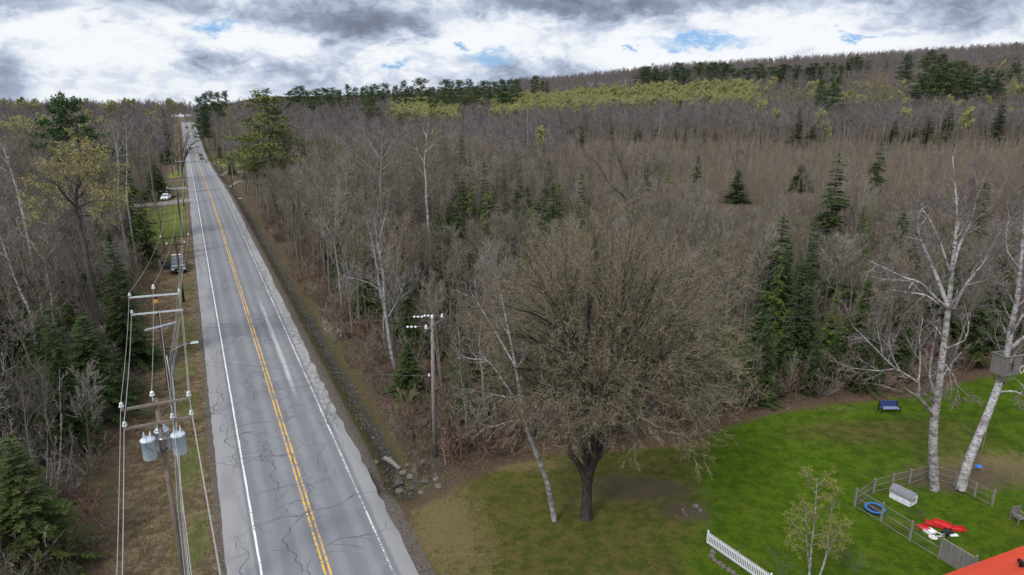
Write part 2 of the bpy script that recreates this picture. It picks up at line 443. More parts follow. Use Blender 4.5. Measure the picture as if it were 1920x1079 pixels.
    lg = t.mix(t.ss(lushn, .15, .75), dull, lg)
    lg = t.mix(t.ss(nb, .5, .75, 0, .45), lg, (.13, .125, .02))
    lg = t.mix(t.ss(t.noise(o, .9, 6, .72), .42, .60, 0, .55), lg, (.022, .05, .004))
    lg = t.mix(t.ss(t.noise(t.vm('MULTIPLY', o, (1, 2.6, 1)), 2.6, 5, .75), .55, .7, 0, .6), lg, (.12, .135, .025))
    tn_ = t.m('ADD', t.attr('tan'), t.m('ADD', t.m('MULTIPLY', t.m('SUBTRACT', nf, .5), 1.5), t.m('MULTIPLY', t.m('SUBTRACT', nm, .5), 1.2)))
    lg = t.mix(t.m('MULTIPLY', t.ss(tn_, .35, .8), .8), lg, t.mix(t.ss(nv, .4, .62), (.12, .09, .04), (.27, .21, .12)))
    edge = t.mix(t.ss(nv, .42, .65), (.06, .04, .028), (.21, .145, .10))
    col = t.mix(t.ss(lsd, -1.2, -.2), col, edge)
    col = t.mix(t.ss(lsd, .0, 1.0), col, lg)
    bn = t.m('ADD', ba, t.m('MULTIPLY', t.m('SUBTRACT', nf, .5), 2.0))
    bn = t.m('ADD', bn, t.m('MULTIPLY', t.m('SUBTRACT', nm, .5), 1.8))
    dirt = t.mix(t.ss(nv, .4, .65), (.045, .034, .026), (.18, .14, .10))
    col = t.mix(t.m('MULTIPLY', t.ss(bn, .42, .85), .8), col, dirt)
    # gardens and gravel
    col = t.mix(t.ss(t.m('ADD', t.attr('garden'), t.m('MULTIPLY', t.m('SUBTRACT', nb, .5), .5)), .4, .7), col, t.mix(t.ss(nb, .4, .6), (.11, .15, .035), (.17, .18, .05)))
    gravel = t.mix(t.ss(nv, .3, .7), (.15, .135, .12), (.30, .28, .26))
    gr = t.m('ADD', t.ss(an, 6.25, 5.3), t.m('MULTIPLY', t.m('SUBTRACT', nm, .5), .9))
    gr = t.m('MAXIMUM', t.ss(gr, .3, .62), t.ss(t.attr('drive'), .3, .7))
    gdark = t.mix(t.ss(nf, .35, .6), (.07, .055, .045), (.17, .145, .125))
    col = t.mix(gr, col, t.mix(t.ss(t.attr('drive'), .3, .7), gdark, gravel))
    hgt = t.m('ADD', t.m('MULTIPLY', nf, .6), t.m('MULTIPLY', nv, .4))
    return (col, hgt, .16)
M['ground'] = mat('ground_surface', groundf, 1.0, .05)
me.materials.append(M['ground'])
tag(link('ground', me), 'leaf-strewn forest floor, verges and mown lawn', None, None, 'structure')
# ---------------------------------------------------------------- road
def strip(name, rows, m, zoff, label=None, kind='structure', parent=None, uvscale=1):
    "rows: list of (t, n0, n1); sheet over the road profile"
    b = MB(); i = b.mi(m)
    for t, n0, n1 in rows:
        for n in (n0, n1):
            x, y = XY(t, n); b.v.append((x, y, float(road_z(t))+zoff-.0006*n*n))
    for j in range(len(rows)-1): b.face([2*j, 2*j+1, 2*j+3, 2*j+2], i)
    return b
RT = list(np.arange(-60, 60, 1.0))+list(np.arange(60, 720, 6.0))+[720]
rg = random.Random(4)
def asphaltf(t):
    n_, t_ = t.attr('n'), t.attr('t')
    v = t.n('ShaderNodeCombineXYZ', i_0=n_, i_1=t_).outputs[0]
    g = t.noise(v, 34, 3, .8); b_ = t.noise(t.vm('MULTIPLY', v, (1, .12, 1)), 1.1, 4, .6); p = t.noise(v, .5, 5, .6)
    lane = t.mix(t.ss(g, .25, .75), (.14, .145, .158), (.20, .206, .222))
    sh = t.mix(t.ss(g, .25, .75), (.225, .222, .232), (.30, .298, .305))
    shm = t.m('MAXIMUM', t.ss(n_, -3.75, -3.9), t.ss(n_, 3.8, 4.0))
    col = t.mix(shm, lane, sh)
    # wheel paths polished paler, oil strips between them
    for c in (-2.65, -.95, .95, 2.6):
        w = t.ss(t.m('ABSOLUTE', t.m('SUBTRACT', n_, c)), .55, .1, 0, .42)
        col = t.mix(t.m('MULTIPLY', w, t.ss(b_, .35, .6, .3, 1)), col, (.31, .315, .33))
    col = t.mix(t.ss(b_, .42, .68, 0, .45), col, (.14, .147, .165))
    col = t.mix(t.ss(p, .52, .7, 0, .3), col, (.26, .26, .27))
    col = t.mix(t.ss(t.noise(v, .21, 3, .5), .58, .64, 0, .2), col, (.135, .14, .155))
    # salt and grit streak near the right line, broken paler shoulder
    st = t.m('MULTIPLY', t.ss(t.m('ABSOLUTE', t.m('SUBTRACT', n_, t.m('ADD', 1.75, t.m('MULTIPLY', b_, .5)))), .34, .05), t.m('MULTIPLY', t.ss(t_, 24, 32), t.ss(t_, 70, 45)))
    col = t.mix(t.m('MULTIPLY', st, .7), col, (.50, .49, .48))
    brk = t.m('MULTIPLY', t.ss(n_, 3.7, 3.95), t.m('MULTIPLY', t.ss(t_, 17, 24), t.ss(t_, 110, 80)))
    q = t.noise(v, 1.6, 5, .7)
    col = t.mix(t.m('MULTIPLY', brk, t.ss(q, .5, .56)), col, (.34, .33, .31))
    col = t.mix(t.m('MULTIPLY', brk, t.ss(q, .44, .38)), col, (.19, .165, .145))
    return (col, g, .012)
M['asphalt'] = mat('asphalt', asphaltf, .85, .3)
def paintf(c, wear, sc=5.):
    def f(t):
        n_, t_ = t.attr('n'), t.attr('t')
        v = t.n('ShaderNodeCombineXYZ', i_0=n_, i_1=t_).outputs[0]
        n = t.noise(v, sc, 6, .75); n2 = t.noise(v, .35, 2)
        f_ = t.ss(t.m('ADD', n, t.m('MULTIPLY', t.m('SUBTRACT', n2, .5), .35)), wear-.05, wear+.05)
        return t.mix(f_, c, (.20, .2, .21))
    return f
M['white_paint'] = mat('white_road_paint', paintf((.72, .72, .71), .60), .7)
M['white_worn'] = mat('worn_white_paint', paintf((.62, .62, .61), .50), .7)
M['yellow_paint'] = mat('yellow_road_paint', paintf((.74, .42, .06), .52, 4.5), .7)
def attr_tn(o):
    co = np.empty(len(o.data.vertices)*3); o.data.vertices.foreach_get('co', co); co = co.reshape(-1, 3)
    t, n = TN(co[:, 0], co[:, 1]); addattr(o.data, 't', t); addattr(o.data, 'n', n); return o
bb = MB(); i = bb.mi('asphalt'); ns = [-5.5, -4.9, -3.8, -2.6, -1.3, 0, 1.3, 2.6, 3.8, 4.5, 4.9]
for t in RT:
    e0 = rg.uniform(-.04, .04); e1 = rg.uniform(-.12, .1)
    if 14 < t < 40: e1 += rg.uniform(-.25, .0)
    for j, n in enumerate(ns):
        n2 = n+(e0 if j == 0 else e1 if j == len(ns)-1 else 0)
        x, y = XY(t, n2); bb.v.append((x, y, float(road_z(t))-.0006*n*n+(-.05 if j in (0, len(ns)-1) else 0)))
w = len(ns)
for a in range(len(RT)-1):
    for j in range(w-1): bb.face([a*w+j, a*w+j+1, (a+1)*w+j+1, (a+1)*w+j], i, True)
attr_tn(tag(bb.build('road'), 'straight grey two-lane asphalt road with cracked shoulders', None, None, 'structure'))
def line(name, n, w_, m, label, jit=.0):
    rows = [(t, n-w_/2+rg.uniform(-jit, jit), n+w_/2+rg.uniform(-jit, jit)) for t in RT]
    attr_tn(tag(strip(name, rows, m, .006).build(name), label, None, None, 'structure'))
line('road_marking', -3.55, .13, 'white_paint', 'white edge line on the left side of the road', .012)
line('road_marking', 3.55, .13, 'white_worn', 'worn white edge line on the right side of the road', .015)
line('road_marking', -.13, .13, 'yellow_paint', 'left stripe of the double yellow centre line', .012)
line('road_marking', .17, .13, 'yellow_paint', 'right stripe of the double yellow centre line', .012)
# cracks, as thin dark ribbons on the asphalt
M['crack'] = mat('crack_filler', (.06, .06, .064), 1)
ck = MB(); ci = ck.mi('crack')
def crack(t0, n0, ang, L, wd, fork=.06, wander=.5, depth=0, pull=None):
    t, n = t0, n0; a = ang; done = 0; pts = [(t, n)]
    st = .28
    while done < L:
        a = ang+(a-ang)*.6+rg.gauss(0, wander)
        if pull is not None: a += (pull-n)*(.5 if math.cos(ang) > 0 else -.5)
        t += math.cos(a)*st; n += math.sin(a)*st; done += st; pts.append((t, n))
        if not -5.4 < n < 4.8: break
        if depth < 2 and rg.random() < fork*.6: crack(t, n, ang+rg.choice((-1, 1))*rg.uniform(.5, 1.4), rg.uniform(.5, 2.4), wd*.7, fork, wander, depth+1)
    q = len(ck.v)
    for j, (t, n) in enumerate(pts):
        w2 = wd*.85*(.35+.65*math.sin(math.pi*(j+.6)/(len(pts)+.2)))*rg.uniform(.5, 1.4)/2
        for s1 in (-1, 1):
            x, y = XY(t-math.sin(ang)*s1*w2, n+math.cos(ang)*s1*w2); ck.v.append((x, y, float(road_z(t))-.0006*n*n+.011))
    for j in range(len(pts)-1): ck.face([q+2*j, q+2*j+1, q+2*j+3, q+2*j+2], ci)
for t0, n0, L, w_, f in [(-6, -1.55, 16, .05, .09), (9, -1.7, 13, .06, .2), (22, -1.9, 20, .045, .12), (14, -4.3, 12, .055, .25), (24, -4.5, 9, .06, .2), (34, -4.5, 13, .04, .1), (-4, -4.9, 13, .035, .2),
        (-6, -.35, 12, .035, .12), (5, .45, 16, .05, .22), (20, .55, 18, .05, .2), (36, .35, 26, .05, .16), (62, .3, 40, .05, .08), (10, 1.9, 9, .03, .1), (15, 4.1, 17, .06, .3), (17, 4.4, 14, .05, .3), (32, 4.2, 20, .05, .2),
        (42, 1.5, 22, .06, .14), (38, -1.8, 14, .04, .1), (55, -4.4, 20, .04, .12), (60, 3.85, 30, .09, .06), (95, 3.8, 22, .10, .03), (80, -4.6, 22, .05, .1), (-9, 4.4, 4, .03, .1), (60, -1.7, 24, .035, .06)]:
    crack(t0, n0, 0, L, w_, f, .45, 0, n0)
tcur = -2.6
while tcur < 130:
    n0 = -5.3 if rg.random() < .5 else rg.uniform(-4, 0)
    crack(tcur, n0, math.pi/2, rg.uniform(3, 10), .045, .07, .22)
    if rg.random() < .55: crack(tcur+rg.uniform(1, 3), rg.uniform(-2, 1), math.pi/2, rg.uniform(1.5, 5), .035, .08, .25)
    tcur += rg.uniform(3.4, 6.6)*(1+tcur/90)
for t in (175, 198, 217, 232, 270): crack(t, -5.4, math.pi/2, rg.uniform(2, 8), .35, 0, .05)
tag(ck.build('road_cracks'), 'dark branching cracks across the asphalt', None, None, 'stuff')
# ---------------------------------------------------------------- tree growth
def nrm(v):
    l = math.sqrt(v[0]*v[0]+v[1]*v[1]+v[2]*v[2]) or 1e-9
    return (v[0]/l, v[1]/l, v[2]/l)
def rotdir(rg, d, ang, azm):
    u, w = basis(d); d = Vector(d)
    q = d*math.cos(ang)+(u*math.cos(azm)+w*math.sin(azm))*math.sin(ang)
    return tuple(q)
def grow(rg, out, p, d, L, r, lv, spec):
    s = spec[lv]; k_ = s['k']; st = L/k_; pts = [p]; ds = [d]; rs_ = [r]
    re = s.get('re', .35)
    for i in range(k_):
        w = s.get('wan', .12)
        d = nrm((d[0]+rg.gauss(0, w), d[1]+rg.gauss(0, w), d[2]+rg.gauss(0, w)+s.get('up', 0)))
        p = (p[0]+d[0]*st, p[1]+d[1]*st, p[2]+d[2]*st); pts.append(p); ds.append(d); rs_.append(r*(1-(1-re)*(i+1)/k_))
    out[lv].append((pts, rs_))
    if lv+1 < len(spec): kids(rg, out, pts, ds, rs_, L, lv, spec)
def kids(rg, out, pts, ds, rs_, L, lv, spec, nmul=1.):
    s = spec[lv]; k_ = len(pts)-1; n = max(1, int(s['n']*nmul+rg.random())); az0 = rg.uniform(0, 6.28)
    for j in range(n):
        f = s['st']+(1-s['st'])*(j+rg.random())/n
        x = f*k_; i = min(int(x), k_-1); q = x-i
        p = tuple(pts[i][a]*(1-q)+pts[i+1][a]*q for a in range(3))
        r = rs_[i]*(1-q)+rs_[i+1]*q
        an = s['an']*(1-s.get('ant', .3)*f)*rg.uniform(.8, 1.2)
        dd = rotdir(rg, ds[i+1], an, az0+j*2.4+rg.uniform(-.5, .5))
        sh = s.get('sh'); fl = sh(f) if sh else (1-.45*f)
        grow(rg, out, p, dd, L*s['lf']*fl*rg.uniform(.75, 1.2), max(r*s['rf'], spec[lv+1].get('rmin', .004)), lv+1, spec)
def spikes(mb, rg, pts, r, m):
    "finest twigs: thin tapering ribbons"
    i = mb.mi(m); d = (pts[-1][0]-pts[0][0], pts[-1][1]-pts[0][1], pts[-1][2]-pts[0][2])
    a = nrm((rg.uniform(-1, 1), rg.uniform(-1, 1), rg.uniform(-1, 1)))
    c = nrm((d[1]*a[2]-d[2]*a[1], d[2]*a[0]-d[0]*a[2], d[0]*a[1]-d[1]*a[0]))
    q = len(mb.v); n = len(pts)
    for j, p in enumerate(pts[:-1]):
        w = r*(1-j/n)
        mb.v.append((p[0]+c[0]*w, p[1]+c[1]*w, p[2]+c[2]*w)); mb.v.append((p[0]-c[0]*w, p[1]-c[1]*w, p[2]-c[2]*w))
    mb.v.append(tuple(pts[-1])); e = len(mb.v)-1
    for j in range(n-2): mb.face([q+2*j, q+2*j+1, q+2*j+3, q+2*j+2], i)
    mb.face([e-2, e-1, e], i)
def leaf(mb, rg, p, s, m):
    i = mb.mi(m); a = nrm((rg.gauss(0, 1), rg.gauss(0, 1), rg.gauss(0, 1))); b = nrm((rg.gauss(0, 1), rg.gauss(0, 1), rg.gauss(0, 1)))
    q = len(mb.v)
    mb.v += [(p[0]+a[0]*s, p[1]+a[1]*s, p[2]+a[2]*s), (p[0]+b[0]*s*.7, p[1]+b[1]*s*.7, p[2]+b[2]*s*.7), (p[0]-a[0]*s*.6, p[1]-a[1]*s*.6, p[2]-a[2]*s*.6), (p[0]-b[0]*s*.6, p[1]-b[1]*s*.6, p[2]-b[2]*s*.6)]
    mb.face([q, q+1, q+2, q+3], i)
def tree_meshes(name, seed, spec, H, r0, bark, twig, trunk_lv=2, tw=1., leafm=None, leafn=0, leafs=.06, leafz=0., dense_from=0., lean=(0, 0), skeleton=None):
    rg = random.Random(seed); out = [[] for _ in spec]
    if skeleton:
        for pts, rs_, nm in skeleton:
            ds = [nrm(tuple(Vector(pts[min(i+1, len(pts)-1)])-Vector(pts[max(i-1, 0)]))) for i in range(len(pts))]
            out[0].append((pts, rs_)); L = sum((Vector(pts[i+1])-Vector(pts[i])).length for i in range(len(pts)-1))
            if nm > 0: kids(rg, out, pts, ds, rs_, spec[0].get('kl', L), 0, spec, nm)
    else: grow(rg, out, (0, 0, -.3), nrm((lean[0], lean[1], 1)), H*spec[0].get('hf', .85), r0, 0, spec)
    a, b = MB(), MB()
    for lv in range(len(spec)):
        n = spec[lv].get('sides', 0)
        for pts, rs_ in out[lv]:
            t = a if lv < trunk_lv else b; m = bark if lv < trunk_lv else twig
            if spec[lv].get('m'): m = spec[lv]['m']
            if n: t.tube(pts, [max(x, .01) for x in rs_], m, n, cap=False)
            else: spikes(t, rg, pts, max(rs_[0]*1.0, spec[lv].get('w', .012)*tw), m)
    if leafm:
        tips = [pts for pts, _ in out[-1]]
        zm = max(p[-1][2] for p in tips)
        for pts in tips:
            if pts[-1][2] < zm*leafz: continue
            for _ in range(leafn):
                if rg.random() > .85: continue
                f = rg.random(); p0, p1 = pts[0], pts[-1]
                leaf(b, rg, tuple(p0[i]*(1-f)+p1[i]*f+rg.gauss(0, leafs) for i in range(3)), leafs*rg.uniform(.6, 1.3), leafm)
    return a.mesh(name+'_trunk'), b.mesh(name+'_crown')
def forest_spec(st=.42, n1=17, an=.75, up=.05, lf=.34, n2=8, n3=5, n4=3, w3=.021, w4=.015, sh=None):
    return [dict(k=8, n=n1, st=st, an=an, lf=lf, rf=.42, wan=.045, up=.02, re=.18, sides=7, ant=.45, sh=sh or (lambda f: 1.25-.75*f)),
            dict(k=5, n=n2, st=.22, an=.7, lf=.48, rf=.5, wan=.13, up=up, re=.3, sides=4, rmin=.034),
            dict(k=3, n=n3, st=.1, an=.65, lf=.5, rf=.5, wan=.16, up=up, re=.3, sides=3, rmin=.020),
            dict(k=2, n=n4, st=.05, an=.6, lf=.55, rf=.6, wan=.16, up=up*.8, w=w3),
            dict(k=2, wan=.2, up=.03, w=w4)]
def make_tree(name, meshes, label, cat, group=None, loc=(0, 0, 0), rz=0, scale=1):
    r = empty(name, loc, rz, label, cat, group); r.scale = (scale,)*3
    link('trunk', meshes[0], r); link('crown', meshes[1], r)
    return r
# ---------------------------------------------------------------- conifers
def conifer_meshes(name, seed, H, Rb, m, nwh=24, nb=8, base=.06, droop=.35, fol=.26, dens=9, ragged=.25, powr=.85, bark='bark_dark'):
    rg = random.Random(seed); a, b = MB(), MB()
    a.tube([(0, 0, -.3), (0, 0, H*.5), (0, 0, H*.97)], [H*.013, H*.008, .015], bark, 7, cap=False)
    i = b.mi(m); bi = a.mi(bark)
    for w in range(nwh):
        f = base+(1-base)*(w+rg.uniform(-.3, .3))/nwh; f = min(max(f, base), .985)
        z = H*f; rr = Rb*(1-f)**powr*rg.uniform(1-ragged, 1+ragged*.4)+.12
        for q in range(max(4, int(nb*(1-f*.4)))):
            if rg.random() < ragged*.25: continue
            az = rg.uniform(0, 6.28); L = rr*rg.uniform(.7, 1.12)
            dz = -droop*L*rg.uniform(.5, 1.2)+(.25*L if f > .8 else 0)
            tip = (math.cos(az)*L, math.sin(az)*L, z+dz)
            a.tube([(0, 0, z), (tip[0]*.6, tip[1]*.6, z+dz*.45), tip], [.03, .018, .008], bark, 3, cap=False)
            ns_ = max(3, int(dens*L/Rb)+2)
            for s1 in range(ns_):
                g = .18+.82*(s1+rg.random())/ns_
                px, py, pz = tip[0]*g, tip[1]*g, z+dz*g*g
                for side in (-1, 1):
                    l2 = fol*(1.25-.55*g)*rg.uniform(.8, 1.6)*(.6+.5*L/Rb)*1.3
                    a2 = az+side*rg.uniform(.5, 1.25)
                    ex, ey, ez = px+math.cos(a2)*l2*1.6, py+math.sin(a2)*l2*1.6, pz-rg.uniform(.02, .42)*l2*1.5+rg.uniform(0, .1)
                    w2 = l2*.34; cx, cy = -math.sin(a2)*w2, math.cos(a2)*w2
                    k2 = len(b.v); zc = rg.uniform(-.12, .12)*l2*1.6
                    b.v += [(px, py, pz), ((px+ex)/2+cx, (py+ey)/2+cy, (pz+ez)/2+zc), (ex, ey, ez), ((px+ex)/2-cx, (py+ey)/2-cy, (pz+ez)/2-zc)]
                    b.face([k2, k2+1, k2+2, k2+3], i)
        # vertical tip
    for _ in range(10):
        az = rg.uniform(0, 6.28); z = H*rg.uniform(.93, 1.0); l2 = .22
        k2 = len(b.v); b.v += [(0, 0, z), (math.cos(az)*l2, math.sin(az)*l2, z-.05), (0, 0, z+.3)]; b.face([k2, k2+1, k2+2], i)
    return a.mesh(name+'_trunk'), b.mesh(name+'_crown')
def pine_meshes(name, seed, H, Rb, m='pine', base=.35, limbs=46, tuft=.46, ntuft=30, flat=.38, clumps=6, sidew=None):
    rg = random.Random(seed); a, b = MB(), MB(); i = b.mi(m)
    bend = rg.uniform(-.4, .4)
    def tx(z): return bend*math.sin(z/H*3)
    a.tube([(tx(z), 0, z) for z in (-.3, H*.25, H*.5, H*.75, H*.96)], [H*.017, H*.014, H*.011, H*.006, .03], 'bark_dark', 8, cap=False)
    for l in range(limbs):
        f = base+(1-base)*(l/limbs)**.9+rg.uniform(-.015, .015); f = min(f, .985); z = H*f
        env = math.sin(min(1, (1-f)/(1-base)*1.25+.12)*math.pi*.5)
        L = Rb*env*rg.uniform(.5, 1.15)+.3; az = l*2.4+rg.uniform(-.6, .6)
        if rg.random() < .13: L *= 1.3
        up = rg.uniform(-.05, .28)+(.35 if f > .85 else 0)
        pts = [(tx(z), 0, z), (tx(z)+math.cos(az)*L*.5, math.sin(az)*L*.5, z+L*up*.3), (tx(z)+math.cos(az)*L, math.sin(az)*L, z+L*up)]
        a.tube(pts, [.07*env+.02, .04, .015], 'bark_dark', 4, cap=False)
        for c in range(max(2, int(clumps*L/Rb+1))):
            g = .35+.65*(c+rg.random())/max(2, int(clumps*L/Rb+1))
            sp = L*.22*(1.2-.4*g)
            cx = tx(z)+math.cos(az)*L*g+rg.gauss(0, sp*.5); cy = math.sin(az)*L*g+rg.gauss(0, sp*.5); cz = z+L*up*g+rg.gauss(0, .08)+.12
            for _ in range(ntuft):
                px, py, pz = cx+rg.gauss(0, sp*.55+.12), cy+rg.gauss(0, sp*.55+.12), cz+rg.gauss(0, flat*.55)
                t = tuft*rg.uniform(.5, 1.1); d1 = nrm((rg.gauss(0, 1), rg.gauss(0, 1), rg.gauss(.5, .8))); d2 = nrm((rg.gauss(0, 1), rg.gauss(0, 1), rg.gauss(0, .5)))
                k2 = len(b.v); b.v += [(px, py, pz), (px+d1[0]*t, py+d1[1]*t, pz+d1[2]*t), (px+d2[0]*t*.7, py+d2[1]*t*.7, pz+d2[2]*t*.7)]; b.face([k2, k2+1, k2+2], i)
    return a.mesh(name+'_trunk'), b.mesh(name+'_crown')
# ---------------------------------------------------------------- the tree kinds
NEAR = [tree_meshes('forest_tree', 11+i, forest_spec(st=[.45, .38, .5, .33, .42, .48][i], n1=[17, 20, 15, 20, 18, 16][i], an=[.72, .85, .6, .8, .66, .9][i], lf=[.33, .36, .30, .34, .30, .36][i]), 17, [.17, .20, .15, .19, .16, .18][i],
        'bark' if i % 3 else 'bark_dark', 'twig') for i in range(6)]
BIR = [tree_meshes('forest_birch', 31+i, forest_spec(st=.45, n1=15, an=.55, lf=.28, n2=8, n3=5, n4=3), 17, .12, 'birch', 'twig_birch', lean=((-.10, .02), (.08, .05), (0, .04))[i]) for i in range(3)]
SPR = [tree_meshes('leafing_tree', 41+i, forest_spec(st=.4, n1=17, an=.7, lf=.33, n2=7, n3=6, n4=2), 17, .15, 'bark', 'twig', leafm='spring', leafn=1, leafs=.085) for i in range(2)]
SAP = [tree_meshes('sapling', 51+i, forest_spec(st=.3, n1=12, an=.5, lf=.34, n2=6, n3=5, n4=3, w3=.013, w4=.011), 7, .05, 'bark', 'twig_pale' if i else 'twig') for i in range(2)]
SPC = [conifer_meshes('spruce', 61, 14, 2.5, 'spruce', nwh=36, nb=9), conifer_meshes('spruce', 62, 14, 2.2, 'spruce', ragged=.5, nwh=34), conifer_meshes('spruce', 63, 14, 3.0, 'spruce', nwh=38, nb=10, base=.03, ragged=.35), conifer_meshes('spruce', 64, 14, 2.4, 'spruce', nwh=34, nb=9, ragged=.6, powr=.7, base=.12)]
SPN = [conifer_meshes('fir', 68, 14, 2.5, 'spruce', nwh=44, nb=12, dens=20, fol=.125, droop=.28), conifer_meshes('fir', 69, 14, 2.6, 'spruce', nwh=40, nb=12, dens=20, fol=.13, ragged=.35)]
FIR = [conifer_meshes('cedar', 66, 12, 2.0, 'fir_light', ragged=.45, fol=.22, powr=.6, dens=10)]
PINB = [pine_meshes('pine', 75, 20, 4.6, 'pine_bright', base=.28, limbs=56, ntuft=42, tuft=.38)]
PIN = [pine_meshes('pine', 71, 20, 4.2), pine_meshes('pine', 72, 20, 3.6, base=.5, limbs=34), pine_meshes('pine', 73, 20, 4.6, base=.25, limbs=56)]
# coarse far versions for the masses
def far_spec(w=.05, n1=11, st=.4):
    return [dict(k=5, n=n1, st=st, an=.7, lf=.34, rf=.45, wan=.05, up=.02, re=.2, sides=4, sh=lambda f: 1.2-.7*f),
            dict(k=3, n=7, st=.2, an=.7, lf=.5, rf=.5, wan=.13, up=.06, w=.05),
            dict(k=2, n=7, st=.1, an=.65, lf=.55, rf=.5, wan=.16, up=.05, w=w),
            dict(k=2, wan=.2, up=.03, w=w*.8)]
def joined(name, pair):
    a, b = pair; me = bpy.data.meshes.new(name); v = [tuple(x.co) for x in a.vertices]; q = len(v); v += [tuple(x.co) for x in b.vertices]
    f = [list(p.vertices) for p in a.polygons]+[[i+q for i in p.vertices] for p in b.polygons]
    me.from_pydata(v, [], f); ms = [m for m in a.materials]; off = len(ms)
    for m in list(a.materials)+list(b.materials): me.materials.append(m)
    me.polygons.foreach_set('material_index', [p.material_index for p in a.polygons]+[p.material_index+off for p in b.polygons])
    me.update(); return me
FARB = [joined('far_tree', tree_meshes('far_tree', 81+i, far_spec(.05, 11+i, .35+.05*i), 17, .16, 'bark' if i != 1 else 'bark_dark', 'twig_far', trunk_lv=1)) for i in range(4)]
FARY = [joined('far_leafing', tree_meshes('far_leafing', 91+i, far_spec(.04, 10), 17, .13, 'bark', 'twig_pale', trunk_lv=1, leafm='aspen', leafn=11, leafs=.26)) for i in range(2)]
FARS = [joined('far_sapling', tree_meshes('far_sapling', 95+i, [dict(k=4, n=9, st=.2, an=.45, lf=.45, rf=.5, wan=.06, re=.2, sides=3), dict(k=2, n=7, st=.1, an=.5, lf=.5, rf=.5, wan=.1, up=.08, w=.025), dict(k=2, wan=.15, up=.05, w=.022)], 6, .05, 'bark', 'twig_pale', trunk_lv=1)) for i in range(3)]
MIDB = [joined('mid_tree', p) for p in (NEAR[0], NEAR[2], NEAR[3])]
MIDBI = [joined('mid_birch', BIR[0])]
MIDC = [joined('mid_spruce', SPC[0]), joined('mid_pine', PIN[0]), joined('mid_pine', PIN[1])]
M['twig_thin'] = mat('thin_olive_twigs', twigf([(.12, .125, .085), (.12, .125, .085)]))
def shrub_mesh(seed, m, H=1.8, n=9, leafm=None):
    rg = random.Random(seed); b = MB(); out = [[], [], []]
    sp = [dict(k=3, n=6, st=.2, an=.5, lf=.5, rf=.6, wan=.14, up=.03, re=.4), dict(k=2, n=5, st=.1, an=.5, lf=.5, rf=.6, wan=.2, up=.02), dict(k=2, wan=.2)]
    for _ in range(n):
        az = rg.uniform(0, 6.28); tl = rg.uniform(.1, .8)
        grow(rg, out, (rg.gauss(0, .2), rg.gauss(0, .2), -.05), nrm((math.cos(az)*tl, math.sin(az)*tl, 1)), H*rg.uniform(.6, 1.1), .02, 0, sp)
    for lv, w in ((0, .022), (1, .017), (2, .014)) if m != 'twig_thin' else ((0, .010), (1, .007), (2, .006)):
        for pts, r in out[lv]: spikes(b, rg, pts, w, m)
    if leafm:
        for pts, r in out[2]:
            if rg.random() < .6: leaf(b, rg, pts[-1], .05, leafm)
    return b.mesh('shrub')
THIN = shrub_mesh(105, 'twig_thin', 2.0, 6)
SHR = [shrub_mesh(101, 'twig_shrub'), shrub_mesh(102, 'twig_shrub', 1.4, 12), shrub_mesh(103, 'twig', 2.2, 8), shrub_mesh(104, 'twig_shrub', 1.2, 8, 'oldleaf')]
M['straw'] = mat('dead_straw', leaff([(.26, .19, .11), (.20, .13, .075), (.30, .24, .14), (.15, .10, .065)]))
M['grassblade'] = mat('grass_blades', leaff([(.08, .12, .02), (.11, .13, .03), (.16, .15, .05)]))
M['litter'] = mat('fallen_leaves', leaff([(.22, .13, .08), (.16, .09, .055), (.28, .19, .12), (.12, .075, .05)]))
def tuft_mesh(seed, m, n=26, h=.28, r=.22, lay=.6):
    rg = random.Random(seed); b = MB(); i = b.mi(m)
    for _ in range(n):
        az = rg.uniform(0, 6.28); x, y = rg.gauss(0, r), rg.gauss(0, r); l = h*rg.uniform(.5, 1.2); o = l*lay*rg.uniform(.3, 1.6)
        w = .014; q = len(b.v)
        b.v += [(x-math.sin(az)*w, y+math.cos(az)*w, 0), (x+math.sin(az)*w, y-math.cos(az)*w, 0), (x+math.cos(az)*o, y+math.sin(az)*o, l)]; b.face([q, q+1, q+2], i)
    return b.mesh('tuft')
def litter_mesh(seed, m='litter', n=40, r=.5, s=.07):
    rg = random.Random(seed); b = MB()
    for _ in range(n): leaf(b, rg, (rg.gauss(0, r), rg.gauss(0, r), rg.uniform(.01, .06)), s*rg.uniform(.5, 1.2), m)
    return b.mesh('litter')
TUF = [tuft_mesh(1, 'straw'), tuft_mesh(2, 'straw', 34, .4, .3, .9)]
GRA = [tuft_mesh(3, 'grassblade', 30, .2, .25, .5), tuft_mesh(4, 'grassblade', 30, .16, .3, .7)]
LIT = [litter_mesh(5), litter_mesh(6)]
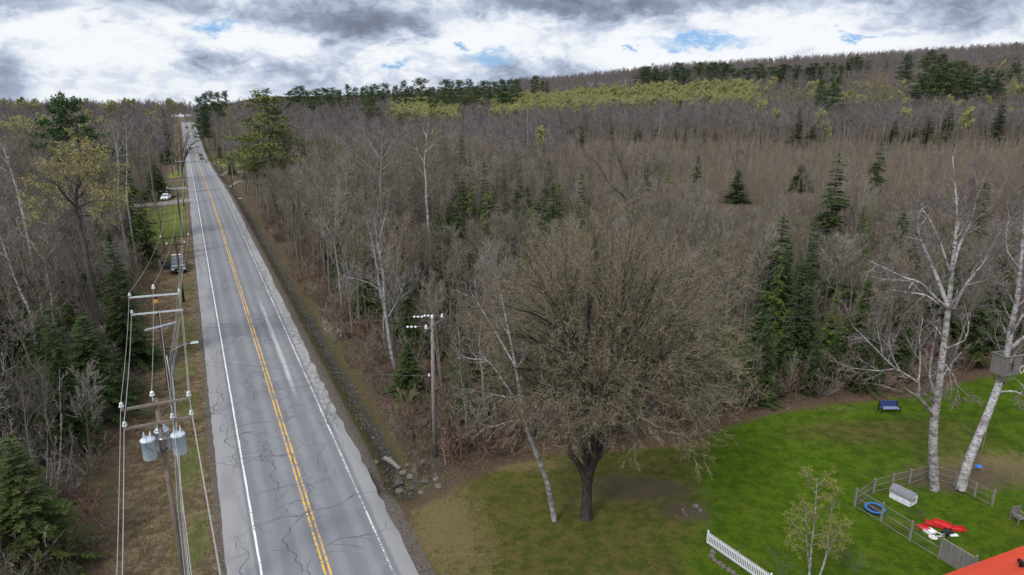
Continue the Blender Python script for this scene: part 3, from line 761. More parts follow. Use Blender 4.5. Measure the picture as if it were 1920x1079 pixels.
# ---------------------------------------------------------------- masses: one object each
def scatter(name, meshes, pts, label):
    "pts: (x, y, z, rz, scale, index)"
    pc = bpy.data.collections.new(name+'_kinds')
    for i, m in enumerate(meshes):
        o = bpy.data.objects.new('%s_%02d' % (name, i), m); pc.objects.link(o)
    me = bpy.data.meshes.new(name); me.from_pydata([p[:3] for p in pts], [], [])
    for nm, j, ty in (('rot', 3, 'FLOAT'), ('scl', 4, 'FLOAT')):
        a = me.attributes.new(nm, ty, 'POINT'); a.data.foreach_set('value', [p[j] for p in pts])
    a = me.attributes.new('idx', 'INT', 'POINT'); a.data.foreach_set('value', [int(p[5]) for p in pts])
    o = link(name, me)
    g = bpy.data.node_groups.new(name, 'GeometryNodeTree')
    g.interface.new_socket('Geometry', in_out='INPUT', socket_type='NodeSocketGeometry'); g.interface.new_socket('Geometry', in_out='OUTPUT', socket_type='NodeSocketGeometry')
    N = g.nodes; gi = N.new('NodeGroupInput'); go = N.new('NodeGroupOutput'); ci = N.new('GeometryNodeCollectionInfo'); ip = N.new('GeometryNodeInstanceOnPoints')
    ci.inputs['Collection'].default_value = pc; ci.inputs['Separate Children'].default_value = True; ci.inputs['Reset Children'].default_value = True
    def na(nm, ty):
        q = N.new('GeometryNodeInputNamedAttribute'); q.data_type = ty; q.inputs[0].default_value = nm; return q.outputs[0]
    cx = N.new('ShaderNodeCombineXYZ'); g.links.new(na('rot', 'FLOAT'), cx.inputs[2])
    g.links.new(gi.outputs[0], ip.inputs['Points']); g.links.new(ci.outputs[0], ip.inputs['Instance']); ip.inputs['Pick Instance'].default_value = True
    g.links.new(na('idx', 'INT'), ip.inputs['Instance Index']); g.links.new(cx.outputs[0], ip.inputs['Rotation']); g.links.new(na('scl', 'FLOAT'), ip.inputs['Scale'])
    g.links.new(ip.outputs[0], go.inputs[0])
    md = o.modifiers.new('scatter', 'NODES'); md.node_group = g
    return tag(o, label, None, None, 'stuff')
# ---------------------------------------------------------------- where trees may stand
rg = random.Random(77)
def proj(x, y, z):
    dx, dy, dz = x, y, z-CAMZ
    f = dy*c_-dz*s_; v = -(dy*s_+dz*c_)
    if f < 1: return None
    return (960+1280*dx/f, 540+1280*v/f, f)
HEROXY = [(4.9, 39.4)]
CAPS = [(908, 34, 104, 395), (880, 30, 106, 385), (945, 26, 118, 370), (975, 24, 116, 370), (1030, 30, 110, 395), (1050, 40, 110, 400), (1386, 26, 170, 388), (1505, 26, 186, 362), (1574, 36, 98, 440), (1655, 22, 148, 335), (865, 14, 158, 300),
        (1470, 34, 68, 700), (1530, 30, 76, 560), (1850, 26, 103, 420), (206, 50, 64, 640), (152, 60, 55, 720), (270, 36, 102, 455), (226, 16, 108, 360), (290, 26, 148, 355), (497, 60, 149, 300), (112, 56, 118, 235), (1176, 60, 98, 400),
        (142, 90, 62, 420), (745, 20, 60, 660), (716, 60, 94, 330), (803, 24, 90, 400), (1388, 30, 174, 330), (820, 24, 108, 420), (1255, 18, 148, 335), (40, 40, 34, 1000), (22, 60, 35, 1000), (762, 34, 57, 745), (1405, 50, 57, 760)]
def zone(x, y):
    "kind of growth at a place: near, tall, sapling, far, none"
    t, n = TN(x, y)
    if n > 0:
        if n < (11.6 if t < 35 else 9.6 if t < 60 else 8.9): return None
        if t < 12 and n < 13: return None
        if lawn_sd(x, y) > -1.8: return None
        if t < 3.0 and y < 60: return None
        if 285 < t < 345 and n < 18: return None
    else:
        edge = 12.2+1.6*math.sin(t*.11)+1.0*math.sin(t*.31)
        if t < 40: edge = 13.2
        if 45 < t < 66: edge = 14.6
        if n > -edge: return None
        if 152 < t < 176 and n > -27: return None
        if 104 < t < 150 and n > -17.5: return None
        if 244 < t < 330 and n > -24: return None
        if 380 < t < 480 and -60 < n < -20: return None
    u = x/max(y, 1)
    if n > 0 and u > .0 and 178+14*math.sin(x*.05) < y < 338+8*math.sin(x*.03) and n > 60+60*math.sin(.5): 
        if u > .04+.05*math.sin(y*.05): return 'sapling'
    return 'wood'
def pts_grid(x0, x1, y0, y1, sp):
    y = y0
    while y < y1:
        x = x0
        while x < x1:
            yield x+rg.uniform(-.46, .46)*sp, y+rg.uniform(-.46, .46)*sp
            x += sp
        y += sp
def inview(x, y, z, h, m=60):
    a = proj(x, y, z+h*.6)
    return a is not None and -m*3 < a[0] < 1920+m*3 and y > 18
near, mid, far, mid_b, saps = [], [], [], [], []
for x, y in pts_grid(-170, 190, 24, 190, 3.7):
    if not (-.95*y-14 < x < .95*y+14): continue
    zn = zone(x, y)
    if not zn: continue
    if any((x-hx_)**2+(y-hy_)**2 < 9 for hx_, hy_ in HEROXY): continue
    z = G(x, y)
    if zn == 'sapling': continue
    t, n = TN(x, y)
    near.append((x, y, z, t, n))
for x, y in pts_grid(-450, 520, 190, 560, 6.2):
    if not (-.95*y-20 < x < .92*y+20): continue
    zn = zone(x, y)
    if zn == 'wood': far.append((x, y, G(x, y)))
for x, y in pts_grid(-900, 1400, 560, 1500, 10.5):
    if not (-.75*y-20 < x < .92*y+20) : continue
    if y > 900 and x < 0: continue
    t, n = TN(x, y)
    if abs(n) < 13 and t < 640: continue
    far.append((x, y, G(x, y)))
for x, y in pts_grid(-140, 420, 440, 600, 5.5):
    if x/y > -.2 and 445+40*math.sin(x*.012) < y < 580+50*math.sin(x*.009+1) and not x/y > .36: far.append((x, y, G(x, y)))
for x, y in pts_grid(-60, 420, 165, 350, 2.7):
    if not (-.1*y < x < .92*y+15): continue
    if zone(x, y) == 'sapling' and math.sin(x*.11+y*.05)+math.sin(y*.17-x*.04)+rg.uniform(-1.2, 1.6) > -.9: saps.append((x, y, G(x, y), rg.uniform(0, 6.28), rg.uniform(.7, 1.15), rg.randrange(3)))
# ---------------------------------------------------------------- single-out labels for the copies by place
def where(x, y):
    q = proj(x, y, 6); t, n = TN(x, y)
    if n < 0:
        if t < 22: return 'beside the grey cans'
        if t < 60: return 'left of the brown verge'
        if t < 100: return 'beyond the parked black car'
        return 'left of the road, beyond the green garden'
    px = q[0]
    if n < 22 and t < 60: return 'on the bank above the rocky ditch'
    if n < 22: return 'close to the right shoulder'
    if px < 860: return 'behind the lone grey utility pole'
    if px < 1400: return 'behind the big spreading maple'
    if px < 1640: return 'behind the blue bench'
    return 'behind the two white birches'
def size_word(s): return 'small' if s < .82 else 'tall' if s > 1.08 else 'mid-sized'
near.sort(key=lambda p: p[1])
NB = [make_tree('bare_tree', m_, '', 'bare tree', 'bare trees of the wood') for m_ in NEAR]
BB = [make_tree('forest_birch', m_, '', 'birch', 'slender birches in the wood') for m_ in BIR]
YB = [make_tree('leafing_tree', m_, '', 'tree', 'trees with yellow-green spring leaves') for m_ in SPR]
SB = [make_tree('young_tree', m_, '', 'young tree', 'young bare trees') for m_ in SAP]
used = set()
def put(protos, x, y, z, s, label, grp=None, rz=None, tilt=None):
    pr = rg.choice(protos); rz = rg.uniform(0, 6.28) if rz is None else rz
    if id(pr) not in used:
        used.add(id(pr)); o = pr; o.location = (x, y, z); o.rotation_euler = (0, 0, rz); o.scale = (s,)*3 if not hasattr(s, '__len__') else s
        o['label'] = label
        if grp: o['group'] = grp
    else: o = dup(pr, (x, y, z), rz, s, label, grp)
    if tilt: o.rotation_euler = (tilt[0], tilt[1], rz)
    return o
def cap(x, y, z, h):
    q = proj(x, y, z)
    if q is None: return h
    for px, hw, Y, py in CAPS:
        if y < Y and abs(q[0]-px) < hw+2.8*1280/q[2]:
            zt = CAMZ-(py-169)*y/1387-z
            h = min(h, zt*rg.uniform(.93, 1.05))
    if y < 180 and q[0] > 1080: h = min(h, (CAMZ-(342-169)*y/1387-z)*rg.uniform(.8, 1.14))
    return h
def hgt(x, y, t, n):
    "height wanted at a place, m"
    if n < 0: return rg.uniform(13, 20) if y < 110 else rg.uniform(16, 22)
    if n < 30 and t < 40: return rg.uniform(9, 14.5)
    if y < 85 and x > 5: return rg.uniform(10.5, 16)
    if x/y < -.02: return rg.uniform(13, 19.5)
    return rg.uniform(10, 17)
cnt = {}; mids = []; SPLATE = []; tones = ['grey', 'grey-brown', 'brown']
for i, (x, y, z, t, n) in enumerate(near):
    h = cap(x, y, z, hgt(x, y, t, n)); q = proj(x, y, z+h*.6)
    if h < 3.2: continue
    vis = q is not None and -40 < q[0] < 1960 and q[1] < 1150
    r_ = rg.random(); w = where(x, y)
    rank = 'front row' if y < 66 or (0 < n < 16) or -17 < n < 0 else 'second row' if y < 84 else 'third row' if y < 105 else 'back row'
    if y > 22 and n > -13.5 and n < 0 and t < 20: continue
    if n < 0 and t < 12 and n > -17: continue
    if r_ < .10: k_ = 'birch'
    elif r_ < .14 and n < 0: k_ = 'leaf'
    elif r_ < (.26 if n < 0 else .37): k_ = 'spruce'
    elif r_ < .42 and y < 100: k_ = 'young'
    if h < 6.5 and k_ in ('bare', 'birch', 'leaf'): k_ = 'young'
    else: k_ = 'bare'
    lim = dict(birch=70, leaf=20, spruce=175, young=130, bare=270)[k_]
    if not vis or cnt.get(k_, 0) >= lim or (k_ == 'bare' and y > 150):
        mids.append((x, y, z, h, k_)); continue
    cnt[k_] = cnt.get(k_, 0)+1
    sz = size_word(h/15)
    if k_ == 'young' and h < 6.5: put(SB, x, y, z-.05, h/7.5, f'low leafless young tree {w}', 'young trees '+w)
    elif k_ == 'bare': (lambda pi: put([NB[pi]], x, y, z-.1, h/17, f'{sz} {"dark" if pi % 3 == 0 else "grey"} {("open", "broad", "narrow", "broad", "narrow", "open")[pi]} leafless tree, {rank} {w}', 'leafless trees '+w))(rg.randrange(6))
    elif k_ == 'birch': put(BB, x, y, z-.1, h/17, f'{sz} slender white-barked birch {w}', 'birches '+w)
    elif k_ == 'leaf': put(YB, x, y, z-.1, h/17, f'{sz} tree with yellow-green new leaves {w}', 'leafing trees '+w)
    elif k_ == 'young': put(SB, x, y, z-.05, rg.uniform(.6, 1.1), f'{rg.choice(("thin", "bushy"))} leafless young tree {w}', 'young trees '+w)
    else: SPLATE.append((x, y, z, h, w))
# mid distance rest as one mass
pool = MIDB+MIDBI+MIDC[:1]
ml = []
for x, y, z, h, k_ in mids:
    j = 3 if k_ == 'birch' else 4 if k_ == 'spruce' else rg.randrange(3)
    ml.append((x, y, z-.1, rg.uniform(0, 6.28), h/17*(.8 if j == 4 else 1), j))
scatter('woodland', pool, ml, 'dense leafless woodland behind the nearer trees')
SAPJ = joined('sapling_far', SAP[0])
# far woods
fl = []; fpool = FARB+FARY+[MIDC[1], MIDC[2], MIDC[0]]
for x, y, z in far:
    q = proj(x, y, z+14)
    if q is None or not -150 < q[0] < 2070: continue
    u = x/y; t, n = TN(x, y); h = rg.uniform(14, 20); j = rg.randrange(4)
    if n < 0: h = rg.uniform(17, 24)
    elif n < 60 and y < 420: h = rg.uniform(18, 25)
    if y < 330 and 0 < n and u < .08: h = rg.uniform(13, 19)
    if 338 < y < 460 and u > .03: h = rg.uniform(15, 21)
    pyl = rg.random()
    # the yellow-green aspen band on the slope
    if u > -.17 and 440+40*math.sin(x*.012) < y < 585+50*math.sin(x*.009+1) and not -.075 < u < -.03 and not (u > .34 and pyl > .25):
        if pyl < .97: j = 4+rg.randrange(2); h = rg.uniform(12, 18)
    elif pyl < .008: j = 4+rg.randrange(2)
    elif pyl < .055 and y < 560: j = 8; h = rg.uniform(9, 14)
    if y > 900: h *= 1.15
    if 400 < y < 560 and u < -.12 and n > 20: h *= 1.22
    if n < 0 and rg.random() < .05: j = 4+rg.randrange(2)
    fl.append((x, y, z-.2, rg.uniform(0, 6.28), h/17*(.85 if j in (6, 7) else 1), j))
scatter('distant_woodland', fpool, fl, 'leafless hillside woods with a yellow-green band of aspens')
sl_ = [(p[0], p[1], p[2], p[3], rg.uniform(.34, .62), 3+rg.randrange(3)) for p in saps if rg.random() < .10]
scatter('sapling_thicket', FARS+FARB[:2]+[SAPJ], saps+sl_, 'pale pinkish-brown thicket of saplings in the old clearing')
# ---------------------------------------------------------------- spruces, cedars, pines singled out in the photograph
SN_ = [make_tree('fir_tree', m_, '', 'fir', 'near firs') for m_ in SPN]
SP_ = [make_tree('spruce_tree', m_, '', 'spruce', 'dark spruces') for m_ in SPC]
CE_ = [make_tree('cedar_tree', m_, '', 'cedar', 'yellow-green cedars') for m_ in FIR]
PI_ = [make_tree('pine_tree', m_, '', 'pine', 'white pines') for m_ in PIN]
def con(protos, H0, W0, px, py, Y, width_px, label, base=None, grp=None):
    "tree whose tip shows at px, py when standing at forward distance Y; width in photo pixels"
    top = P(px, py, Y); x, y = top.x, Y
    z = G(x, y); h = top.z-z
    w = width_px*math.hypot(Y, 10)/1280
    return put(protos, x, y, z-.1, (w/W0, w/W0, h/H0), label, grp)
for px, py, Y, w, label in [
    (908, 300, 105, 34, 'bright green spruce, tallest of the pair left of the leafless black-limbed tree'),
    (945, 303, 120, 26, 'narrow dark spruce just right of the bright green pair'),
    (975, 312, 118, 26, 'narrow dark spruce, second right of the bright green pair'),
    (1030, 300, 125, 34, 'thin pointed spruce rising behind the yellow-green cedar bush'),
    (865, 255, 160, 22, 'small dark spruce in a gap of the wood, left of the green pair'),
    (1386, 318, 172, 38, 'dark bushy spruce below the forked bare tree in the clearing'),
    (1505, 308, 190, 36, 'small neat spruce alone in the pale sapling thicket'),
    (1574, 290, 100, 62, 'tall dark spruce right of the small neat one'),
    (1655, 262, 150, 34, 'narrow spruce standing above the thicket, left of the white birches'),
    (1470, 400, 74, 60, 'tall mossy spruce at the wood edge left of the blue bench'),
    (1530, 420, 78, 52, 'dense spruce behind the wood edge, nearest left of the bench'),
    (1620, 395, 92, 44, 'half-hidden spruce right behind the tall dark one'),
    (1850, 340, 105, 50, 'dark spruce behind the two white birches'),
    (1900, 430, 80, 50, 'dark spruce at the right edge behind the treehouse birch'),
    (1215, 305, 150, 26, 'small spruce behind the black-limbed bare tree'),
    (1310, 292, 175, 22, 'thin spruce in the sapling thicket, left of the bushy one'),
    (762, 640, 58, 62, 'small dense fir by the base of the lone grey utility pole'),
    (1405, 650, 58.5, 100, 'low dark fir behind the right side of the big maple'),
    (1340, 560, 66, 80, 'broad dark fir deep behind the big maple'),
    (1215, 560, 68, 70, 'dark fir half-hidden behind the big maple crown'),
    (930, 640, 60, 50, 'small dark fir behind the leaning birch'),
    (1120, 430, 90, 60, 'dark fir above the top of the big maple'),
    (880, 470, 84, 60, 'dark fir behind the lone pole, upper left of the big maple'),
    (690, 385, 120, 40, 'dark fir among the bare trees above the ditch birch'),
    (838, 215, 400, 14, 'tiny dark spruce at the foot of the far left aspens'),
    (822, 222, 400, 12, 'tiny dark spruce left of its twin by the far aspens'),
    (868, 212, 410, 12, 'tiny pointed spruce below the yellow-green aspens'),
    (946, 208, 420, 12, 'tiny pointed spruce, middle of the aspen foot'),
    (990, 205, 430, 12, 'tiny spruce at the foot of the aspen band centre'),
    (1069, 196, 440, 11, 'tiny dark spruce against the brightest aspens'),
    (1000, 255, 260, 15, 'dark thin spruce in the middle distance under the aspens'),
    (1090, 235, 300, 15, 'dark thin spruce, right one under the aspens'),
    (1500, 200, 345, 26, 'dark spruce among the tall stand behind the thicket'),
    (1524, 235, 335, 30, 'dark rounded spruce at the foot of the tall stand'),
    (1320, 250, 338, 16, 'little dark spruce left in the tall stand foot'),
    (1745, 215, 330, 34, 'dark spruce right of centre at the tall stand foot'),
    (1785, 195, 335, 30, 'dark spruce, right neighbour at the tall stand foot'),
    (1680, 225, 335, 22, 'dark spruce low between grey trunks of the tall stand'),
    (1885, 172, 350, 22, 'dark spruce in the tall stand near the right edge'),
    (206, 440, 66, 90, 'big dark spruce on the left edge of the brown verge'),
    (152, 590, 56, 120, 'broad green fir nearest the brown verge on the left'),
    (262, 372, 108, 42, 'dense dark spruce left of the parked black car'),
    (16, 815, 35, 150, 'near green fir filling the bottom left corner'),
    (-20, 500, 60, 90, 'dark fir at the left edge of the picture'),
    (226, 268, 110, 34, 'slim dark spruce between birches left of the road'),
    (286, 303, 188, 38, 'dark spruce beside the garden with the white truck'),
    (20, 330, 110, 40, 'dark spruce behind the far left birches'),
    (110, 500, 70, 60, 'dark fir behind the forked left birches'),
    (305, 205, 330, 20, 'dark spruce on the skyline left of the road'),
    ]:
    con(SN_ if Y < 70 else SP_, 14, 5.0, px, py, Y, w*1.6, label, grp='single dark spruces and firs')
for px, py, Y, w, label in [
    (880, 296, 108, 44, 'yellow-green cedar, left of the bright green pair'),
    (1050, 345, 112, 62, 'round yellow-green cedar bush under the thin pointed spruce'),
    (1010, 360, 110, 44, 'low yellow-green cedar left of the round one'),
    (1255, 305, 150, 30, 'yellow-green cedar right of the black-limbed bare tree'),
    (1470, 455, 69, 46, 'cedar with bright green top at the wood edge'),
    (820, 380, 110, 36, 'green cedar bush behind the mottled grey trunk'),
    ]:
    con(CE_, 12, 4.0, px, py, Y, w*1.2, label, grp='yellow-green cedars')
ONES = 'first second third fourth fifth sixth seventh eighth ninth'.split()
TENS = ['', '', 'twenty', 'thirty']; TEEN = 'tenth eleventh twelfth thirteenth fourteenth fifteenth sixteenth seventeenth eighteenth nineteenth'.split()
def nth(i):
    if i < 10: return ONES[i-1]
    if i < 20: return TEEN[i-10]
    return ('twentieth', 'thirtieth')[i//10-2] if i % 10 == 0 else TENS[i//10]+'-'+ONES[i % 10-1]
def pine(px, py, Y, w, label, proto=None, grp='white pines on the skyline'):
    con([PI_[proto]] if proto is not None else PI_, 20, 8.4, px, py, Y, w*1.15, label, grp=grp)
PB_ = [make_tree('pine_tree', m_, '', 'pine', 'big white pines near the road') for m_ in PINB]
con(PB_, 20, 8.4, 497, 178, 150, 122, 'large spreading yellow-green pine right of the road, against the sky', grp='big white pines near the road')
pine(112, 181, 120, 108, 'large dark green white pine top left of the road', 1, 'big white pines near the road')
pine(692, 165, 420, 32, 'tall narrow pine standing below the left skyline', 0)
pine(1567, 148, 420, 34, 'dark round pine, right one of the pair above the thicket', 2)
pine(1542, 150, 430, 26, 'dark pine, left one of the pair above the thicket', 1)
for px, py, Y, w, k_ in [(*q_, i+1) for i, q_ in enumerate(sorted([(1778, 122, 480, 56), (1750, 128, 490, 44), (1800, 118, 500, 44), (1730, 140, 470, 36), (1825, 126, 490, 40), (1855, 130, 480, 34), (1876, 135, 470, 26), (1703, 105, 560, 26), (1748, 95, 640, 30), (1770, 103, 640, 20)]))]:
    pine(px, py, Y, w, nth(k_)+' dark pine from the left in the clump high on the right', rg.choice((0, 2)), 'pine clump high on the right hillside')
for i in range(34):
    px = 1203+i*12.4+rg.uniform(-5, 5); py = np.interp(px, [1200, 1300, 1400, 1500, 1620], [133, 122, 124, 128, 112])+rg.uniform(-6, 8)
    pine(px, py, rg.uniform(640, 720), rg.uniform(18, 32), nth(i+1)+' dark pine from the left in the central skyline row', None, 'row of pines along the central skyline')
for i in range(16):
    px = 1560+i*14+rg.uniform(-5, 5); py = np.interp(px, [1560, 1640, 1700, 1800, 1900], [114, 110, 104, 98, 90])+rg.uniform(-2, 9)
    pine(px, py, rg.uniform(760, 900), rg.uniform(14, 24), nth(i+1)+' small pine from the left on the high right skyline', None, 'pines on the high right skyline')
for k_, (px, py, w) in enumerate([(522, 182, 16), (545, 172, 24), (560, 167, 22), (575, 170, 26), (590, 168, 22), (606, 166, 22), (620, 166, 20), (634, 170, 18), (652, 161, 14), (665, 166, 12), (680, 164, 12), (703, 158, 28), (722, 160, 20), (741, 163, 14), (757, 155, 14), (770, 163, 16), (789, 150, 30), (812, 163, 12), (834, 152, 24), (846, 155, 18), (862, 153, 16), (880, 152, 14), (893, 160, 16), (908, 152, 18), (925, 153, 20), (942, 150, 18), (955, 149, 16), (970, 152, 12)]):
    pine(px, py+rg.uniform(-2, 3), rg.uniform(480, 560), w*rg.uniform(1.2, 1.9), nth(k_+1)+' dark pine from the left on the long left-hand skyline', None, 'pines on the long left-hand skyline')
pine(1003, 143, 620, 22, 'lone pine breaking the skyline above the aspens', 1)
pine(1018, 152, 620, 10, 'small pine right of the lone skyline pine', 1)
pine(1026, 154, 620, 9, 'smallest pine right of the lone skyline pine', 1)
for px, py, Y, w in [(372, 186, 400, 22), (381, 180, 410, 22), (392, 175, 420, 24), (406, 177, 430, 20), (420, 175, 430, 22)]:
    pine(px, py, Y, w, 'tall pine at the right side of the road crest', 2, 'pines at the right side of the road crest')
for px, py, Y, w in [(1905, 120, 560, 30), (1860, 112, 800, 22), (1890, 108, 800, 24), (1912, 104, 800, 22)]:
    pine(px, py, Y, w, 'dark pine on the hillside near the right edge', 0, 'pines on the hillside near the right edge')
for x, y, z, h, w in SPLATE:
    h = min(h*.78, 12); s = h/14; ws = s*rg.uniform(.85, 1.3)
    put(CE_ if rg.random() < .22 else SP_, x, y, z-.1, (ws, ws, s), f'{size_word(h/8)} dark evergreen {w}', 'dark evergreens '+w)
EDGE = []
for i in range(30):
    px = rg.uniform(1290, 1910); Y = rg.uniform(64, 100); py = rg.uniform(370, 520) if i % 2 else rg.uniform(480, 600)
    v = P(px, py, Y)
    if zone(v.x, Y) == 'wood' and G(v.x, Y)+3.5 < v.z:
        con(CE_ if i % 5 == 0 else SP_, 14, 5.0, px, py, Y, rg.uniform(60, 100), f'{"tall" if py < 480 else "shorter"} full evergreen {where(v.x, Y)}', grp='dark evergreens '+where(v.x, Y))
for i in range(16):
    px = rg.uniform(840, 1120); Y = rg.uniform(92, 118); py = rg.uniform(312, 385); v = P(px, py, Y)
    con(CE_ if i % 3 == 0 else SP_, 14, 5.0, px, py, Y, rg.uniform(50, 80), ('tall' if py < 345 else 'short')+' evergreen of the clump above the big maple', grp='clump of evergreens above the big maple')
for i in range(64):
    px = rg.uniform(1270, 1915); e = np.interp(px, [1270, 1340, 1440, 1540, 1700, 1830, 1920], [823, 800, 775, 755, 740, 705, 690])
    g = GP(px, e-rg.uniform(8, 75)); 
    if zone(g.x, g.y) and all((g.x-a)**2+(g.y-b)**2 > 5 for a, b in EDGE): EDGE.append((g.x, g.y))
for i in range(46):
    t = rg.uniform(14, 75); n = rg.uniform(13.5, 24); x, y = XY(t, n)
    if all((x-a)**2+(y-b)**2 > 6 for a, b in EDGE): EDGE.append((x, y))
for i in range(40):
    t = rg.uniform(14, 90); n = -rg.uniform(15.5, 26); x, y = XY(t, n)
    if all((x-a)**2+(y-b)**2 > 6 for a, b in EDGE): EDGE.append((x, y))
for x, y in EDGE:
    s = rg.uniform(.28, .72)*(1 if rg.random() < .7 else 1.25); w = where(x, y)
    put(SN_ if y < 62 else SP_, x, y, G(x, y)-.1, (s*rg.uniform(1.0, 1.5), s*rg.uniform(1.0, 1.5), s), f'{"larger" if s > .5 else "smaller"} low evergreen {w}', 'dark evergreens '+w)
# leafing trees seen singly
def leafing(px, py, Y, w, label, grp='yellow-green leafing trees'):
    con(YB, 17, 8.2, px, py, Y, w, label, grp=grp)
leafing(30, 205, 170, 120, 'yellow-green leafing tree at the far left skyline')
leafing(140, 200, 190, 90, 'bright leafing tree behind the big left pine')
leafing(205, 222, 170, 50, 'small leafing tree right of the big left pine')
leafing(1480, 152, 470, 46, 'round yellow-green tree above the thicket')
leafing(1640, 140, 480, 46, 'yellow-green tree left of the high pine clump', )
leafing(1665, 135, 490, 40, 'yellow-green tree just left of the high pine clump')
leafing(1905, 138, 480, 30, 'yellow-green tree near the right edge of the hill')
leafing(1233, 255, 230, 24, 'small yellow-green tree before the tall stand')
leafing(420, 190, 280, 70, 'pale leafing tree right of the road before the crest pines')
leafing(450, 222, 230, 60, 'pale olive leafing tree left of the big roadside pine')
# ---------------------------------------------------------------- undergrowth
us = []
for x, y in pts_grid(-110, 130, 24, 150, 1.5):
    if not (-.95*y-10 < x < .95*y+10): continue
    t, n = TN(x, y); sd_ = lawn_sd(x, y)
    if n > 0:
        if n < 8.1 or sd_ > -.9 or (t < 8.5 and n < 15): continue
        if n < 9.0 and rg.random() < .4: continue
        dens = .95 if (sd_ > -6 or n < 15) else .6
    else:
        if n > -11.0: continue
        if 104 < t < 150 and n > -17.5 or 152 < t < 176 and n > -27: continue
        dens = .8 if n < -14 else .2
    if y > 90: dens *= .6
    if rg.random() < dens: us.append((x, y, G(x, y), rg.uniform(0, 6.28), rg.uniform(.6, 1.5)*(1.35 if n > 0 and sd_ > -6 or n < -14 else 1), rg.randrange(4)))
scatter('undergrowth', SHR, us, 'leafless brown brush under and before the trees')
gs = []; ts_ = []; ls = []
for x, y in pts_grid(-75, 60, 22, 130, .62):
    if not (-.85*y-4 < x < .85*y+4): continue
    t, n = TN(x, y); sd_ = lawn_sd(x, y); z = None
    if -14.5 < n < -6.4:
        if rg.random() < .62: ts_.append((x, y, G(x, y), rg.uniform(0, 6.28), rg.uniform(.35, 1.0), rg.randrange(2)))
        elif n > -9.2 and rg.random() < .5: gs.append((x, y, G(x, y), rg.uniform(0, 6.28), rg.uniform(.4, 1), rg.randrange(2)))
    elif 5.8 < n < 10.5 and t > 3:
        if abs(n-7) > .9 and rg.random() < .4: (gs if rg.random() < .5 else ts_).append((x, y, G(x, y), rg.uniform(0, 6.28), rg.uniform(.3, .8), rg.randrange(2)))
    elif (n > 10 and sd_ < .2 and y < 100) or n < -14:
        if y < 90 and rg.random() < .6: ls.append((x, y, G(x, y), rg.uniform(0, 6.28), rg.uniform(.6, 1.2), rg.randrange(2)))
        if sd_ > -3 and rg.random() < .3: ts_.append((x, y, G(x, y), rg.uniform(0, 6.28), rg.uniform(.3, .7), 0))
scatter('dead_grass', TUF, ts_, 'matted straw-coloured dead grass on the verges')
scatter('verge_grass', GRA, gs, 'short green grass along the road')
scatter('leaf_litter', LIT, ls, 'brown fallen leaves under the trees')

def drop_unused(lst):
    for o in lst:
        if id(o) not in used:
            for c in list(o.children): bpy.data.objects.remove(c)
            bpy.data.objects.remove(o)
# ---------------------------------------------------------------- trees drawn from the photograph
def skel(base, stems, Y):
    "stems: ([(px, py, dY)...], r0, r1, child factor); base: world root"
    out = []
    for pts, r0, r1, nm in stems:
        q = [P(a[0], a[1], Y+(a[2] if len(a) > 2 else 0)) for a in pts]
        if len(pts[0]) > 3: q.insert(0, Vector((q[0].x, q[0].y, G(q[0].x, q[0].y)-.2)))
        # resample smoothly
        p2 = []
        for i in range(len(q)-1):
            a0, a1, a2, a3 = q[max(i-1, 0)], q[i], q[i+1], q[min(i+2, len(q)-1)]
            for f in (0, .5):
                p2.append(.5*((2*a1)+(a2-a0)*f+(2*a0-5*a1+4*a2-a3)*f*f+(3*a1-a0-3*a2+a3)*f**3))
        p2.append(q[-1])
        rel = [tuple(v-base) for v in p2]; n = len(rel)
        out.append((rel, [r0+(r1-r0)*i/(n-1) for i in range(n)], nm))
    return out
def zz_(sc, ox, oy, lst): return [(ox+a[0]/sc, oy+a[1]/sc)+tuple(a[2:]) for a in lst]
def hspec(kl=2.6, n=10, an=.8, n2=6, n3=5, n4=3, st=.25, w3=.014, w4=.011, up=.04):
    return [dict(n=n, st=st, an=an, lf=1., kl=kl, rf=.4, sides=8, ant=.2), dict(k=4, n=n2, st=.15, an=.7, lf=.5, rf=.5, wan=.13, up=up, re=.3, sides=4, rmin=.018, m=None),
            dict(k=3, n=n3, st=.1, an=.65, lf=.55, rf=.5, wan=.17, up=up, re=.3, w=w3*1.3), dict(k=2, n=n4, st=.05, an=.6, lf=.6, rf=.6, wan=.2, w=w3), dict(k=2, wan=.2, w=w4)]
def hero(name, px, py, Y, stems, seed, label, cat, bark, twig, spec, trunk_lv=2, **kw):
    if py is None: b = P(px, 540, Y); b.z = G(b.x, b.y)
    else: b = GP(px, py); Y = b.y
    ms = tree_meshes(name, seed, spec, 10, .2, bark, twig, trunk_lv=trunk_lv, skeleton=skel(b, stems, Y), **kw)
    return make_tree(name, ms, label, cat, None, b)
z5 = lambda l: zz_(1.686, 1500, 300, l)
